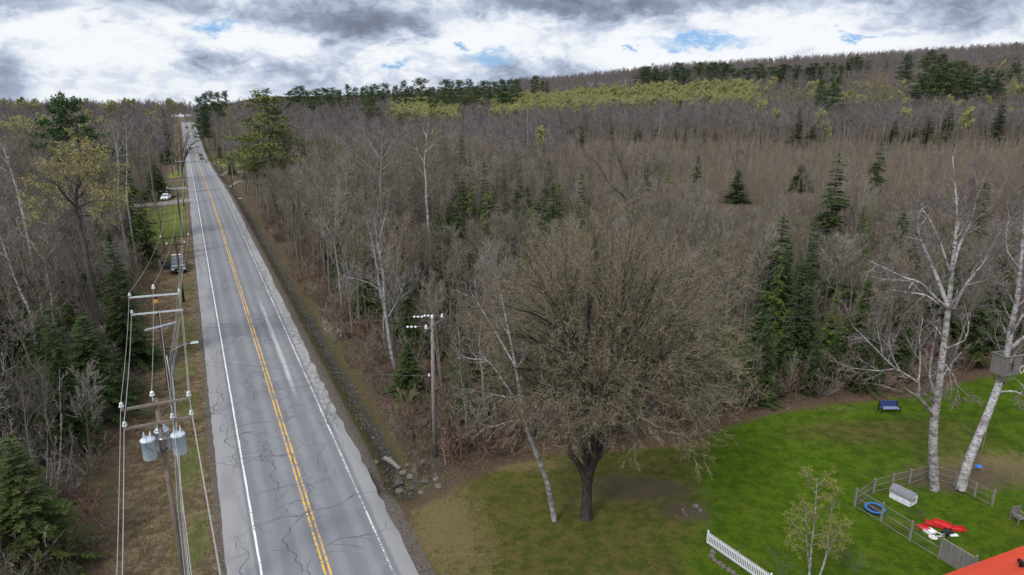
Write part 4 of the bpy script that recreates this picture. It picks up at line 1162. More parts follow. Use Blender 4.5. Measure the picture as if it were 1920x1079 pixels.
hero('white_birch', 1752, 920, 0, [
    (z5([(425, 1045, 0), (420, 900), (425, 810), (437, 740), (450, 620), (468, 480), (478, 380), (485, 300), (497, 180), (490, 80, .5), (482, -10, 1)]), .33, .02, 1.0),
    (z5([(428, 815), (400, 780, -.4), (372, 745, -.8), (374, 705, -1), (300, 660, -1.5), (230, 590, -2), (165, 525, -2.4)]), .15, .03, .8),
    (z5([(374, 710, -1), (380, 640, -.8), (378, 560, -.6), (390, 500, -.5)]), .07, .02, .6), (z5([(300, 660, -1.5), (250, 668, -1.5), (160, 658, -1.6)]), .045, .015, .5),
    (z5([(330, 690, -1.4), (290, 620, -1.2), (280, 560, -1)]), .045, .015, .5), (z5([(262, 620, -1.8), (250, 560, -1.6), (238, 500, -1.5)]), .04, .012, .5),
    (z5([(466, 470), (430, 440, -.5), (380, 390, -1), (330, 375, -1.3), (280, 350, -1.6), (222, 322, -1.8)]), .14, .03, .9),
    (z5([(450, 465), (400, 430, .5), (340, 420, .8), (285, 412, 1)]), .08, .025, .6),
    (z5([(466, 460), (440, 390, .4), (410, 320, .6), (376, 240, .8), (372, 190, .8), (386, 155, .8), (400, 150, .8)]), .15, .03, .9),
    (z5([(478, 370), (462, 320, -.4), (430, 230, -.5), (400, 175, -.5), (384, 160, -.5)]), .10, .03, .8),
    (z5([(486, 470), (520, 400, -.6), (575, 335, -1), (598, 285, -1.2)]), .13, .025, .9), (z5([(484, 340), (508, 260, .4), (540, 200, .7), (556, 120, .8), (562, 70, .8)]), .11, .02, .9),
    (z5([(490, 250), (505, 190, .2), (515, 140, .2)]), .07, .02, .8), (z5([(448, 600), (520, 572, .4), (532, 510, .5), (516, 450, .5)]), .06, .015, .5), (z5([(452, 640), (490, 690, -.4), (504, 760, -.6)]), .045, .012, .5),
    (z5([(437, 760), (410, 690, .8), (420, 600, 1.2), (440, 500, 1.4)]), .10, .04, .5)],
    201, 'big white birch in the pen, upright, left of the leaning one', 'birch', 'birch', 'twig_birch', hspec(2.6, 10, .7, 7, 6, 4, .25))
R2 = hero('white_birch', 1802, 922, 0, [
    (z5([(508, 1045, 0), (530, 960, .4), (575, 850, 1.2), (625, 720, 2.4), (655, 610, 2.8), (666, 540, 2.9), (685, 450, 3), (697, 340, 3), (702, 270, 3.1), (710, 150, 3.2), (718, 60, 3.2)]), .34, .04, 1.0),
    (z5([(692, 345, 3), (655, 290, 2.8), (652, 230, 2.8), (662, 185, 2.8)]), .09, .02, .7), (z5([(668, 510, 2.9), (645, 465, 2.7), (640, 440, 2.7)]), .06, .02, .5), (z5([(670, 545, 2.9), (700, 500, 2.6), (740, 450, 2.4), (790, 380, 2.4)]), .12, .03, .8),
    (z5([(660, 600, 2.8), (712, 560, 2.4), (780, 500, 2), (850, 400, 1.8)]), .17, .05, .9), (z5([(628, 735, 2.3), (680, 733, 2), (715, 752, 1.8), (760, 760, 1.6)]), .09, .02, .6), (z5([(650, 672, 2.5), (690, 700, 2.1), (712, 728, 1.8)]), .035, .015, .3),
    (z5([(650, 620, 2.7), (625, 590, 2.5), (612, 520, 2.4)]), .04, .012, .4), (z5([(700, 300, 3), (730, 240, 3.3), (760, 150, 3.6)]), .09, .02, .8)],
    202, 'big leaning white birch with the weathered treehouse', 'birch', 'birch', 'twig_birch', hspec(2.6, 10, .7, 7, 6, 4, .3))
z4 = lambda l: zz_(1.74, 840, 380, l)
hero('leaning_birch', 1040, 978, 0, [
    (z4([(347, 1038, 0), (325, 920, -.5), (300, 850, -.9), (265, 760, -1.6), (245, 690, -2.2), (228, 580, -3), (210, 480, -3.6), (190, 385, -4), (172, 300, -4.3)]), .19, .025, .8),
    (z4([(242, 675, -2.3), (195, 605, -2.8), (150, 540, -3.2), (122, 515, -3.5), (80, 512, -3.7), (40, 500, -3.8)]), .07, .02, .7), (z4([(240, 712, -2.1), (200, 715, -2.5), (160, 730, -2.8), (120, 735, -3)]), .05, .015, .5),
    (z4([(222, 540, -3.2), (170, 450, -2.8), (110, 350, -2.6), (70, 285, -2.4)]), .06, .015, .8), (z4([(250, 690, -2.2), (290, 690, -2), (315, 702, -1.9)]), .03, .01, .4), (z4([(215, 640, -2.6), (150, 628, -2.2), (60, 610, -2)]), .04, .012, .5), (z4([(270, 780, -1.5), (278, 760, -1.2), (262, 735, -1.2)]), .03, .01, .3)],
    203, 'slim white birch leaning left in front of the big maple', 'birch', 'birch', 'twig_birch', hspec(1.9, 7, .7, 5, 5, 4, .35))
z6 = lambda l: zz_(2., 560, 400, l)
hero('ditch_birch', 745, 708, 0, [
    (z6([(372, 618, 0), (350, 540), (335, 440), (320, 335), (318, 260, .2), (308, 170, .3), (300, 120, .4), (320, 30, .5), (332, -10, .6)]), .20, .02, .9),
    (z6([(326, 380), (306, 300, -.2), (295, 220, -.3), (275, 100, -.5), (255, 30, -.6)]), .10, .02, .9), (z6([(322, 300), (262, 262, -.6), (190, 240, -1)]), .06, .012, .6), (z6([(298, 150, .4), (290, 70, .5), (284, 20, .6)]), .07, .02, .8),
    (z6([(330, 400, 0), (370, 330, .6), (400, 250, 1)]), .05, .012, .6)],
    204, 'white birch rising from the bank above the rocky ditch', 'birch', 'birch', 'twig_birch', hspec(2.6, 8, .7, 6, 5, 4, .3))
z2 = lambda l: zz_(3.6, 0, 400, l)
hero('left_birch', 111, 698, 0, [
    (z2([(400, 1070, 0), (385, 900), (360, 700), (350, 560), (325, 450), (305, 330), (255, 270), (215, 200), (150, 150), (110, 60)]), .17, .02, .9), (z2([(322, 320), (335, 270, .3), (380, 230, .5), (430, 150, .7)]), .07, .015, .8),
    (z2([(305, 330), (330, 220, -.2), (300, 120, -.3), (310, 40, -.3)]), .08, .015, .8), (z2([(355, 600), (385, 460, .5), (355, 380, .6)]), .05, .012, .5), (z2([(360, 650), (430, 620, .5), (460, 570, .7)]), .045, .01, .5), (z2([(340, 650), (260, 670, -.5), (240, 640, -.6)]), .035, .01, .4)],
    205, 'forked pale birch, nearest one left of the brown verge', 'birch', 'birch', 'twig_birch', hspec(2.4, 8, .7, 6, 5, 4, .3))
def rootline(px, py, Y): return (px, py, 0, 1)
hero('left_birch', 60, None, 57, [(z2([(215, 760, 0, 1), (200, 660), (150, 560), (100, 440), (60, 330), (0, 160), (-60, 20)]), .15, .03, .8), (z2([(70, 330), (20, 280, -.3), (-40, 250, -.4)]), .06, .015, .6)],
    206, 'birch with a leaning white trunk at the left edge, lower one', 'birch', 'birch', 'twig_birch', hspec(2.4, 7, .7, 5, 5, 4, .4))
z1 = lambda l: zz_(4.5, 0, 160, l)
hero('left_birch', 48, None, 72, [(z1([(230, 1250, 0, 1), (190, 1070), (150, 900), (110, 780), (70, 640), (20, 520), (-40, 430)]), .17, .04, .8), (z1([(100, 760), (30, 710, -.4), (-40, 680, -.6)]), .07, .02, .6), (z1([(92, 700), (40, 630, .4), (-20, 590, .5)]), .06, .02, .6), (z1([(45, 580), (42, 500), (40, 440)]), .05, .012, .6)],
    207, 'birch with a leaning white trunk at the left edge, upper one', 'birch', 'birch', 'twig_birch', hspec(2.6, 7, .7, 5, 5, 4, .4))
hero('left_birch', 222, None, 104, [(z1([(1000, 1000, 0, 1), (1000, 740), (992, 580), (965, 450), (950, 380)]), .16, .03, .8), (z1([(992, 580), (1030, 500), (1045, 420)]), .08, .02, .8), (z1([(985, 520), (1000, 440), (1000, 390)]), .06, .02, .8)],
    208, 'white birch with a forked top beside the slim dark spruce', 'birch', 'birch', 'twig_birch', hspec(2.6, 7, .7, 5, 5, 4, .4))
hero('left_birch', 238, None, 106, [(z1([(1075, 1000, 0, 1), (1072, 700), (1066, 400), (1055, 330)]), .15, .03, .8), (z1([(1072, 480), (1100, 400), (1120, 330)]), .06, .02, .8)],
    209, 'straight white birch right of the slim dark spruce', 'birch', 'birch', 'twig_birch', hspec(2.4, 7, .7, 5, 5, 4, .5))
z3 = lambda l: zz_(2.846, 0, 700, l)
for i, (l, lab) in enumerate([([(240, 665, 0, 1), (250, 540), (252, 420), (252, 250)], 'thin white birch stem, left one above the bottom left fir'), ([(293, 700, 0, 1), (310, 560), (325, 400), (325, 230), (318, 90), (320, -20)], 'thin white birch stem, tallest above the bottom left fir'), ([(335, 680, 0, 1), (360, 560), (380, 420), (390, 330)], 'thin white birch stem, right one above the bottom left fir'), ([(272, 745, 0, 1), (268, 620), (280, 520), (268, 450)], 'thin crooked pale stem among the white stems, bottom left')]):
    hero('young_birch', l[0][0]/2.846, 700+l[0][1]/2.846, 0, [(z3(l), .06, .012, .7)], 210+i, lab, 'young birch', 'birch', 'twig_birch', hspec(1.6, 6, .6, 4, 4, 3, .35))
hero('crooked_tree', 46, 851, 0, [(z3([(130, 430, 0, 1), (110, 330), (85, 230), (75, 100), (60, 0), (70, -120), (50, -260)]), .17, .04, 1), (z3([(78, 70), (40, 60, -.4), (20, 70, -.6)]), .05, .02, .5), (z3([(70, -50), (120, -160, .5), (150, -260, .8)]), .07, .02, .9), (z3([(62, 0), (0, -90, -.5), (-40, -200, -.8)]), .07, .02, .9)],
    215, 'dark crooked leafless tree at the lower left', 'bare tree', 'bark_dark', 'twig', hspec(2.6, 9, .7, 6, 5, 4, .2))
# the yellow-green maple left of the road with black twisted limbs
hero('leafing_maple', 162, None, 64, [(z2([(590, 330, 0, 1), (575, 210), (545, 130), (535, 60), (512, -10)]), .26, .2, .0), ([(142, 396), (142, 370), (146, 345), (150, 310), (152, 285)], .19, .04, 1), ([(143, 388), (125, 372, -1), (110, 352, -1.6), (96, 340, -2), (70, 330, -2.4)], .12, .03, 1), ([(142, 375), (165, 355, 1), (185, 340, 1.5), (200, 320, 2)], .12, .03, 1),
    ([(143, 392), (170, 378, -1), (190, 376, -1.6), (212, 368, -2)], .10, .03, 1), ([(142, 372), (126, 345, 1), (120, 315, 1.4), (112, 292, 1.6)], .11, .03, 1), ([(144, 350), (165, 325, -.6), (178, 300, -1)], .09, .025, 1), ([(143, 398), (115, 390, .6), (90, 388, 1.2), (60, 392, 1.6)], .08, .02, 1), ([(146, 405), (180, 405, 1), (205, 395, 1.4)], .07, .02, 1)],
    220, 'broad maple with yellow-green leaves and black limbs, left of the road', 'maple', 'bark_dark', 'twig', hspec(3.0, 9, .85, 7, 6, 4, .12), leafm='spring', leafn=1, leafs=.08, leafz=.62)
z7 = lambda l: zz_(4.364, 860, 240, l)
hero('bare_oak', 1176, None, 100, [(z7([(1385, 900, 0, 1), (1380, 690), (1375, 600), (1382, 450), (1350, 370), (1322, 280), (1285, 200), (1255, 140)]), .28, .05, 1), (z7([(1375, 612), (1330, 540, -.8), (1250, 480, -1.4), (1160, 340, -2), (1110, 270, -2.4), (1060, 220, -2.6)]), .15, .03, 1), (z7([(1382, 430), (1405, 370, .8), (1440, 290, 1.4), (1500, 200, 2)]), .12, .03, 1),
    (z7([(1385, 650), (1440, 560, 1), (1500, 490, 1.6), (1590, 430, 2)]), .13, .03, 1), (z7([(1385, 660), (1430, 610, -1), (1500, 580, -1.6), (1640, 540, -2.4)]), .12, .03, 1), (z7([(1335, 330), (1340, 260, .6), (1330, 180, 1)]), .09, .02, 1), (z7([(1310, 530, -.9), (1270, 500, -.4), (1240, 510, 0)]), .07, .02, .6), (z7([(1170, 360, -2), (1150, 270, -2), (1150, 210, -2)]), .07, .02, .8)],
    221, 'wide leafless tree with black limbs rising behind the big maple', 'bare tree', 'bark_dark', 'twig', hspec(3.2, 10, .8, 7, 6, 4, .15))
hero('forked_tree', 1388, None, 178, [([(1388, 372, 0, 1), (1386, 340), (1380, 315), (1372, 290), (1366, 268)], .30, .06, .8), ([(1388, 350), (1398, 320, .5), (1402, 290, .8), (1408, 262, 1), (1416, 240, 1)], .25, .05, 1), ([(1386, 335), (1382, 300, 1), (1386, 270, 1.4)], .18, .05, .8)],
    222, 'dark forked leafless tree standing up from the pale thicket', 'bare tree', 'bark_dark', 'twig', hspec(4.5, 9, .8, 6, 6, 4, .35, .03, .03))
z8 = lambda l: zz_(4.906, 540, 300, l)
hero('mottled_tree', 803, None, 92, [(z8([(1300, 760, 0, 1), (1290, 620), (1282, 480), (1270, 350), (1270, 200), (1255, 60), (1262, -60), (1275, -200), (1290, -330)]), .22, .04, 1), (z8([(1262, 40), (1200, -60, .4), (1150, -200, .6)]), .09, .02, .9), (z8([(1262, -60), (1340, -140, -.5), (1420, -220, -.8)]), .09, .02, .9), (z8([(1275, -200), (1240, -290, .3), (1210, -340, .5)]), .08, .02, .9)],
    223, 'mottled grey and white tree trunk standing above the wood left of the green pair', 'bare tree', 'birch', 'twig', hspec(2.8, 8, .8, 6, 6, 4, .35))
hero('pale_crowned_tree', 716, None, 96, [([(716, 440, 0, 1), (715, 395), (713, 340), (716, 300), (716, 268), (722, 240)], .22, .03, 1), ([(713, 335), (695, 315, -.6), (672, 295, -1), (648, 272, -1.4), (640, 262, -1.4)], .11, .025, 1), ([(716, 305), (700, 280, .6), (688, 258, 1), (680, 240, 1)], .1, .02, 1), ([(716, 300), (735, 275, -.5), (748, 255, -.8), (762, 245, -1)], .1, .02, 1), ([(716, 320), (740, 300, .6), (770, 275, 1)], .08, .02, 1), ([(716, 278), (728, 255), (732, 235)], .07, .02, 1)],
    224, 'pale-limbed spreading tree above the ditch birch', 'bare tree', 'bark', 'twig_birch', hspec(3., 10, .8, 7, 6, 4, .15))
RT_ = GP(334, 322)
hero('roadside_tree', 340, None, 250, [([(343, 330, 0, 1), (341, 310), (340, 285), (338, 262), (336, 243), (334, 232)], .5, .12, .6), ([(342, 318), (346, 298, -1), (352, 282, -2), (362, 270, -3), (376, 262, -4), (388, 257, -5)], .38, .06, 1.1), ([(345, 302, -1), (354, 285, -1), (362, 278, -2), (378, 274, -2)], .2, .05, 1.1), ([(341, 290), (348, 268), (352, 252), (360, 244)], .25, .05, 1.1), ([(340, 300), (332, 282), (326, 268)], .2, .05, 1), ([(347, 292, -1), (350, 268, -2), (356, 254, -3)], .2, .05, 1.1)],
    225, 'bare black tree leaning over the far road from the left', 'bare tree', 'bark_dark', 'bark_dark', hspec(5.5, 6, .9, 4, 3, 2, .15, .04, .035, .0))
for px, Y, py, lab in [(333, 262, 240, 'upright dark bare tree behind the one leaning over the road'), (322, 268, 246, 'small dark bare tree at the lawn left of the leaning road tree')]:
    hero('roadside_tree', px, None, Y, [([(px+2, 345, 0, 1), (px+1, 310), (px, 280), (px-1, py)], .35, .08, 1.2)], 226+px, lab, 'bare tree', 'bark_dark', 'twig', hspec(5.5, 11, .7, 5, 4, 3, .35, .035, .035))
# tall pale stems seen alone in the distance
for i, (pts, Y) in enumerate([([(1232, 275), (1238, 235), (1242, 205)], 335), ([(1760, 300), (1762, 262), (1764, 215)], 335), ([(1805, 300), (1808, 270), (1812, 225)], 338), ([(1586, 300), (1584, 262), (1583, 230)], 335), ([(990, 295), (989, 255), (989, 205)], 260), ([(1032, 290), (1032, 262), (1031, 235)], 280), ([(1652, 310), (1655, 270), (1660, 225)], 332)]):
    l = [(pts[0][0], pts[0][1]+25, 0, 1)]+pts
    hero('tall_birch', pts[0][0], None, Y, [(l, .26, .08, .8)], 240+i, 'pale straight trunk, number %s from the left, in the tall stand beyond the clearing' % ('fourth sixth seventh fifth first second third'.split()[i] if 0 else ('third', 'sixth', 'last', 'fourth', 'first', 'second', 'fifth')[i]), 'birch', 'birch', 'twig_birch', hspec(5, 8, .7, 4, 4, 3, .5, .05, .05))
M['bark_maple'] = mat('furrowed_dark_bark', barkf((.022, .019, .017), (.075, .065, .055), 0.))
M['twig_olive'] = mat('maple_twigs', twigf([(.185, .162, .115), (.185, .162, .115)]))
# the big open-grown maple on the lawn
mb_ = GP(1098, 972)
rg2 = random.Random(9)
CC = Vector((1.5, .9, 12.0)); RX, RZD = 8.6, 8.4
def env(d): # point of the crown's outline in direction d
    d = Vector(d).normalized(); rz = RZD if d.z > 0 else 6.0
    q = 1/math.sqrt((d.x/RX)**2+(d.y/RX)**2+(d.z/rz)**2)
    return d*q*(1+.09*math.sin(5*d.x+3*d.y+1)+.07*math.sin(7*d.y-4*d.z)+.05*math.sin(11*d.x+9*d.z))
def fib(n, zlo):
    out = []
    for i in range(n):
        z = 1-(1-zlo)*(i+.5)/n; a = i*2.39996; rr_ = math.sqrt(max(0, 1-z*z)); out.append(Vector((rr_*math.cos(a), rr_*math.sin(a), z)))
    return out
def bez(p0, p1, d0, n, jit):
    L = (p1-p0).length; c = p0+d0.normalized()*L*.5; pts = []
    for i in range(n+1):
        f = i/n; q = p0*(1-f)**2+c*2*f*(1-f)+p1*f*f
        if 0 < i < n: q = q+Vector((rg2.gauss(0, jit), rg2.gauss(0, jit), rg2.gauss(0, jit)))*L
        pts.append(q)
    return pts
def tap(r0, r1, n): return [r0+(r1-r0)*(i/n)**.8 for i in range(n+1)]
fork = Vector((.08, 0, 3.3)); st_ = [([(0, 0, -.3), (.02, 0, .4), (.05, 0, 1.4), (0, .05, 2.4), tuple(fork)], [.54, .42, .37, .36, .38], 0)]
mains = fib(9, -.12); secs = fib(64, -.45); ters = fib(330, -.55)
MP = []
for d in mains:
    d = (d+Vector((rg2.gauss(0, .12), rg2.gauss(0, .12), 0))).normalized(); p1 = CC*.92+Vector((0, 0, -.6))+env(d)*.36
    sp0 = fork+Vector((d.x*.15, d.y*.15, rg2.uniform(-.7, .8))); pts = bez(sp0, p1, Vector((d.x*.5, d.y*.5, 1.0)), 8, .018); MP.append((d, pts)); st_.append(([tuple(q) for q in pts], tap(.25, .09, 8), 0))
SPT = []
for d in secs:
    m_ = max(MP, key=lambda q: q[0].dot(d)); f = rg2.uniform(.35, 1); i_ = min(int(f*8), 7); p0 = m_[1][i_]; t0_ = m_[1][i_+1]-m_[1][i_]
    p1 = CC+env(d)*rg2.uniform(.62, .74); pts = bez(p0, p1, t0_.normalized()+Vector((0, 0, .35)), 7, .022); SPT.append((d, pts)); st_.append(([tuple(q) for q in pts], tap(.085, .035, 7), 0))
for d in ters:
    if math.sin(4*d.x+2.2*d.z+.6)+math.sin(6*d.y-3*d.x) < -1.25 and rg2.random() < .75: continue
    m_ = max(SPT, key=lambda q: q[0].dot(d)+rg2.uniform(0, .05)); i_ = rg2.randint(2, 6); p0 = m_[1][i_]; t0_ = m_[1][i_+1]-m_[1][i_]
    p1 = CC+env(d)*rg2.uniform(.76, 1.09); pts = bez(p0, p1, t0_.normalized()+d*.3+Vector((0, 0, .25)), 6, .025); st_.append(([tuple(q) for q in pts], tap(.04, .014, 6), 1.0))
msp = [dict(n=11, st=.22, an=.62, lf=1., kl=1.55, rf=.45, sides=6, ant=.2, sh=lambda f: 1.15-.4*f), dict(k=3, n=6, st=.1, an=.6, lf=.5, rf=.5, wan=.13, up=.06, re=.3, sides=3, rmin=.014),
       dict(k=2, n=3, st=.05, an=.55, lf=.6, rf=.6, wan=.18, up=.03, w=.013), dict(k=2, wan=.2, w=.010)]
mm = tree_meshes('big_maple', 300, msp, 10, .2, 'bark_maple', 'twig_olive', trunk_lv=1, skeleton=st_, leafm='opening', leafn=1, leafs=.04)
make_tree('big_maple', mm, 'huge round-crowned maple with opening buds on the lawn', 'maple', None, mb_)
# young birch clump at the bottom edge
z9 = lambda l: zz_(2.85, 1440, 700, l)
yb = GP(1524, 1104); M['catkin'] = mat('catkins', leaff([(.24, .25, .06), (.24, .22, .07)]))
hero('young_birch_clump', 1524, 1104, 0, [(z9([(218, 1130, 0), (222, 1060), (236, 900), (250, 770), (258, 640), (262, 560)]), .085, .015, 1.), (z9([(220, 1060, 0), (212, 960, -.3), (205, 860, -.5), (206, 740, -.5)]), .045, .01, .9), (z9([(262, 1130, .2), (285, 1060, .2), (310, 980, .3), (325, 870, .4), (338, 740, .4), (345, 640, .4)]), .07, .012, 1.), (z9([(308, 990, .3), (350, 905, .5), (372, 850, .6)]), .03, .01, .6)],
    310, 'young multi-stemmed birch with catkins at the bottom edge', 'young birch', 'birch', 'twig_thin', hspec(1.7, 9, .8, 6, 5, 4, .35, .007, .006, -.03), leafm='catkin', leafn=3, leafs=.045)
for i, (px, py, s_2, lab) in enumerate([(1462, 1090, 1.3, 'thin grey bush, left of the young birch clump'), (1580, 1062, 1.0, 'thin grey bush, right of the young birch clump'), (1600, 1085, 1.2, 'thin pale bush at the bottom edge by the wire fence')]):
    b = GP(px, py); o = link('garden_shrub', THIN, None, b); o.scale = (s_2,)*3; tag(o, lab, 'shrub', 'thin bushes by the young birch')
# fallen and leaning stems
def log(name, a, b, r, label, m='bark', bend=.15):
    a, b = Vector(a), Vector(b); c = (a+b)/2+Vector((0, 0, bend)); q = MB(); o = a.copy()
    q.tube([a-o, (a+c)/2-o+Vector((.03, .02, bend*.3)), c-o, b-o], [r, r*1.05, r*.95, r*.8], m, 9)
    tag(q.build(name, None, o), label, 'log')
u_ = Vector((0, 0, .16))
log('fallen_log', GP(721, 864)+u_, GP(751, 884)+u_, .20, 'thick grey log lying in the rocks at the ditch end', 'bark', .12)
log('fallen_log', GP(629, 632)+u_, GP(650, 615)+u_, .14, 'pale log lying across the ditch bank', 'bark', .2)
log('fallen_log', GP(905, 800)+u_*3, GP(1000, 780)+u_*3, .09, 'pale fallen stem at the wood edge behind the leaning birch', 'birch', .5)
log('fallen_log', GP(1605, 735)+u_*5, GP(1690, 742)+u_*2, .09, 'brown fallen stem at the wood edge above the blue bench', 'bark', .3)
log('fallen_log', GP(900, 682)+u_*3, GP(960, 690)+u_*3, .10, 'pale fallen stem deep behind the leaning birch', 'birch', .5)
# ---------------------------------------------------------------- plain materials for made things
def plain(name, c, rough=.6, spec=.3, metal=0., var=.18, sc=7):
    def f(t):
        n = t.noise(ocoord(t), sc, 5, .65)
        return t.mix(t.ss(n, .3, .7), tuple(q*(1-var) for q in c), tuple(min(1, q*(1+var)) for q in c))
    M[name] = mat(name, f, rough, spec, metal)
def woodf(c1, c2):
    def f(t):
        n = t.noise(t.vm('MULTIPLY', ocoord(t), (12, 12, .9)), 2.2, 5, .7)
        return t.mix(t.ss(n, .3, .7), c1, c2)
    return f
M['pole_wood'] = mat('weathered_pole', woodf((.11, .085, .07), (.24, .20, .17)))
M['pole_dark'] = mat('creosoted_pole', woodf((.035, .028, .023), (.085, .065, .05)))
M['pole_grey'] = mat('grey_pole', woodf((.15, .14, .13), (.27, .255, .24)))
M['grey_wood'] = mat('grey_boards', woodf((.10, .095, .09), (.23, .22, .21)))
plain('can_grey', (.50, .58, .66), .45, .5, 0, .05); plain('arm_pale', (.50, .55, .58), .6); plain('arm_wood', (.19, .16, .135), .9)
plain('porcelain', (.72, .75, .76), .2, .6); plain('steel', (.30, .31, .33), .45, .5, .6); plain('dark_steel', (.06, .06, .065), .5)
plain('wire', (.33, .32, .30), .5, .5, .3); plain('cable', (.10, .10, .11), .6); plain('cable_pale', (.28, .28, .28), .6); plain('wire_dark', (.10, .10, .10), .6)
plain('yellow', (.72, .36, .03), .6); plain('black_car', (.03, .033, .04), .18, .9); plain('white_car', (.72, .74, .77), .3, .6); plain('hood_sheen', (.34, .36, .39), .3, .6)
plain('glass', (.05, .06, .075), .06, 1.0, 0, .05); plain('tyre', (.018, .018, .018), .9); plain('chrome', (.55, .56, .58), .2, .6, .8); plain('lamp_glass', (.75, .78, .8), .1, .8)
plain('red_plastic', (.50, .018, .02), .35, .5); plain('white_paint2', (.66, .68, .72), .6); plain('roof_grey', (.19, .19, .21), .9, .1); plain('blue_plastic', (.01, .14, .50), .4, .5)
plain('navy', (.028, .055, .20), .6); plain('pale_blue', (.20, .24, .42), .6); plain('black', (.012, .012, .014), .6); plain('mesh_wire', (.13, .14, .12), .6)
plain('rock', (.14, .12, .105), .95, .1, 0, .4, 3); plain('rock_dark', (.075, .07, .067), .9, .2, 0, .4, 3); plain('wall_cream', (.55, .53, .48), .8)
plain('skin', (.45, .28, .20), .6); plain('jacket_grey', (.20, .22, .26), .9); plain('trousers_tan', (.28, .26, .24), .9); plain('cloth_dark', (.02, .022, .03), .9); plain('hair', (.05, .035, .025), .8); plain('pale_rope', (.45, .42, .36), .9)
def shinglef(t):
    o = t.n('ShaderNodeTexCoord').outputs['UV']
    n = t.noise(ocoord(t), 14, 4, .7); n2 = t.noise(ocoord(t), .8, 3)
    c = t.mix(t.ss(n, .3, .7), (.50, .050, .022), (.60, .075, .035))
    return t.mix(t.ss(n2, .4, .7, 0, .35), c, (.40, .045, .025))
M['roof_red'] = mat('red_roof', shinglef, .8, .2)
# ---------------------------------------------------------------- poles and wires
def insul(b, p, s=1., m='porcelain'):
    b.lathe(p, [(.02*s, 0), (.02*s, .06*s), (.09*s, .07*s), (.10*s, .12*s), (.05*s, .15*s), (.075*s, .17*s), (.06*s, .24*s), (.02*s, .27*s)], m, 10)
def arm(b, z, L, ang, m, off=0.): # crossarm with braces, local frame: x across the road
    dx, dy = math.cos(ang), math.sin(ang)
    b.box((0+off*dy, .0-off*dx, z), (L, .10, .12), m, ang)
    return [Vector((s1*L*.48*dx+off*dy, s1*L*.48*dy-off*dx, z+.06)) for s1 in (-1, 1)]
RZ = math.atan2(.42519, .90511)      # local x points across the road
def pole(base, H, m, label, r=.16, name='utility_pole', lean=(0, 0)):
    o = empty(name, base, RZ, label, 'utility pole', 'utility poles along the road'); o.rotation_euler = (lean[0], lean[1], RZ)
    q = MB(); q.tube([(0, 0, -.5), (0, 0, H*.5), (0, 0, H)], [r, r*.85, r*.68], m, 12); q.build('pole', o)
    return o
def addarm(o, z, L, ang, m, ins=(-1, 1), brace=True, off=.19, im='porcelain'):
    b = MB(); ends = arm(b, z, L, ang, m, off)
    if brace:
        for s1 in (-1, 1):
            b.tube([(s1*L*.26*math.cos(ang)+off*math.sin(ang), s1*L*.26*math.sin(ang)-off*math.cos(ang), z-.05), (0, 0, z-.62)], .022, m, 5)
    a = b.build('crossarm', o)
    for s1 in ins:
        p = ends[0] if s1 < 0 else ends[1]; q = MB(); insul(q, (0, 0, 0), 1.25, im); i_ = q.build('insulator', o, p)
    return ends
def wpt(o, v):
    v = Vector(v); c, s1 = math.cos(RZ), math.sin(RZ); b = o.location
    return Vector((b.x+v.x*c-v.y*s1, b.y+v.x*s1+v.y*c, b.z+v.z))
WN = {}
def wire(a, b, r, m, label, sag=None, grp='wires of the power line'):
    a, b = Vector(a), Vector(b); L = (b-a).length; sag = L*.018 if sag is None else sag; n = 14; pts = []
    for i in range(n+1):
        f = i/n; p = a.lerp(b, f); p.z -= 4*sag*f*(1-f); pts.append(p-a)
    q = MB(); q.tube(pts, r, m, 5); tag(q.build('power_wire' if m != 'cable' else 'telephone_cable', None, a), label, 'wire' if m != 'cable' else 'cable', grp)
# pole A with three transformer cans
pa = P(292, 748, 31.0); A_ = pole((pa.x, pa.y, G(pa.x, pa.y)), pa.z-G(pa.x, pa.y), 'pole_wood', 'nearest brown pole carrying the three grey transformer cans')
HA = pa.z-G(pa.x, pa.y)
a1 = addarm(A_, HA-.22, 3.1, 0, 'arm_wood'); a2 = addarm(A_, HA-1.25, 3.1, 0, 'arm_wood')
q = MB(); insul(q, (0, 0, 0), 1.3); q.build('insulator', A_, (-.12, -.1, HA+.12)); q = MB(); q.tube([(-.12, -.1, HA-.5), (-.12, -.1, HA+.14)], .035, 'steel', 6); q.build('pin', A_)
q = MB(); insul(q, (0, 0, 0), 1.25); q.build('insulator', A_, (.62, -.2, HA-1.18))
for x, y, lab in ((-.62, -.25, 'left can'), (.74, -.30, 'right can'), (-.02, .58, 'rear can')):
    z = HA-3.05; q = MB()
    q.lathe((x, y, z), [(.05, -.02), (.30, 0), (.325, .03), (.325, .98), (.35, .99), (.35, 1.05), (.31, 1.10), (.05, 1.15)], 'can_grey', 22)
    c = q.build('transformer_can', A_)
    for s1 in (-.13, .15):
        i_ = MB(); i_.lathe((x+s1, y-.08*s1, z+1.10), [(.06, 0), (.075, .06), (.05, .10), (.065, .14), (.045, .19), (.055, .23), (.03, .30), (.012, .38)], 'can_grey', 8); i_.build('bushing', c)
    k_ = MB(); k_.box(((x)*.45, y*.45, z+.85), (.62 if abs(x) > .1 else .08, .06 if abs(x) > .1 else .5, .06), 'steel'); k_.box(((x)*.45, y*.45, z+.2), (.62 if abs(x) > .1 else .08, .06 if abs(x) > .1 else .5, .06), 'steel'); k_.build('bracket', c)
    k_ = MB(); k_.tube([(x-.2*(1 if x > 0 else -1), y-.30, z+.5), (x-.1, y-.42, z+.9), (x+.05, y-.3, z+1.4)], .012, 'cable', 4); k_.build('lead', c)
q = MB(); q.lathe((0, 0, HA-2.9), [(.19, 0), (.19, .12)], 'dark_steel', 12); q.lathe((0, 0, HA-2.2), [(.18, 0), (.18, .08)], 'steel', 12); q.build('pole_band', A_)
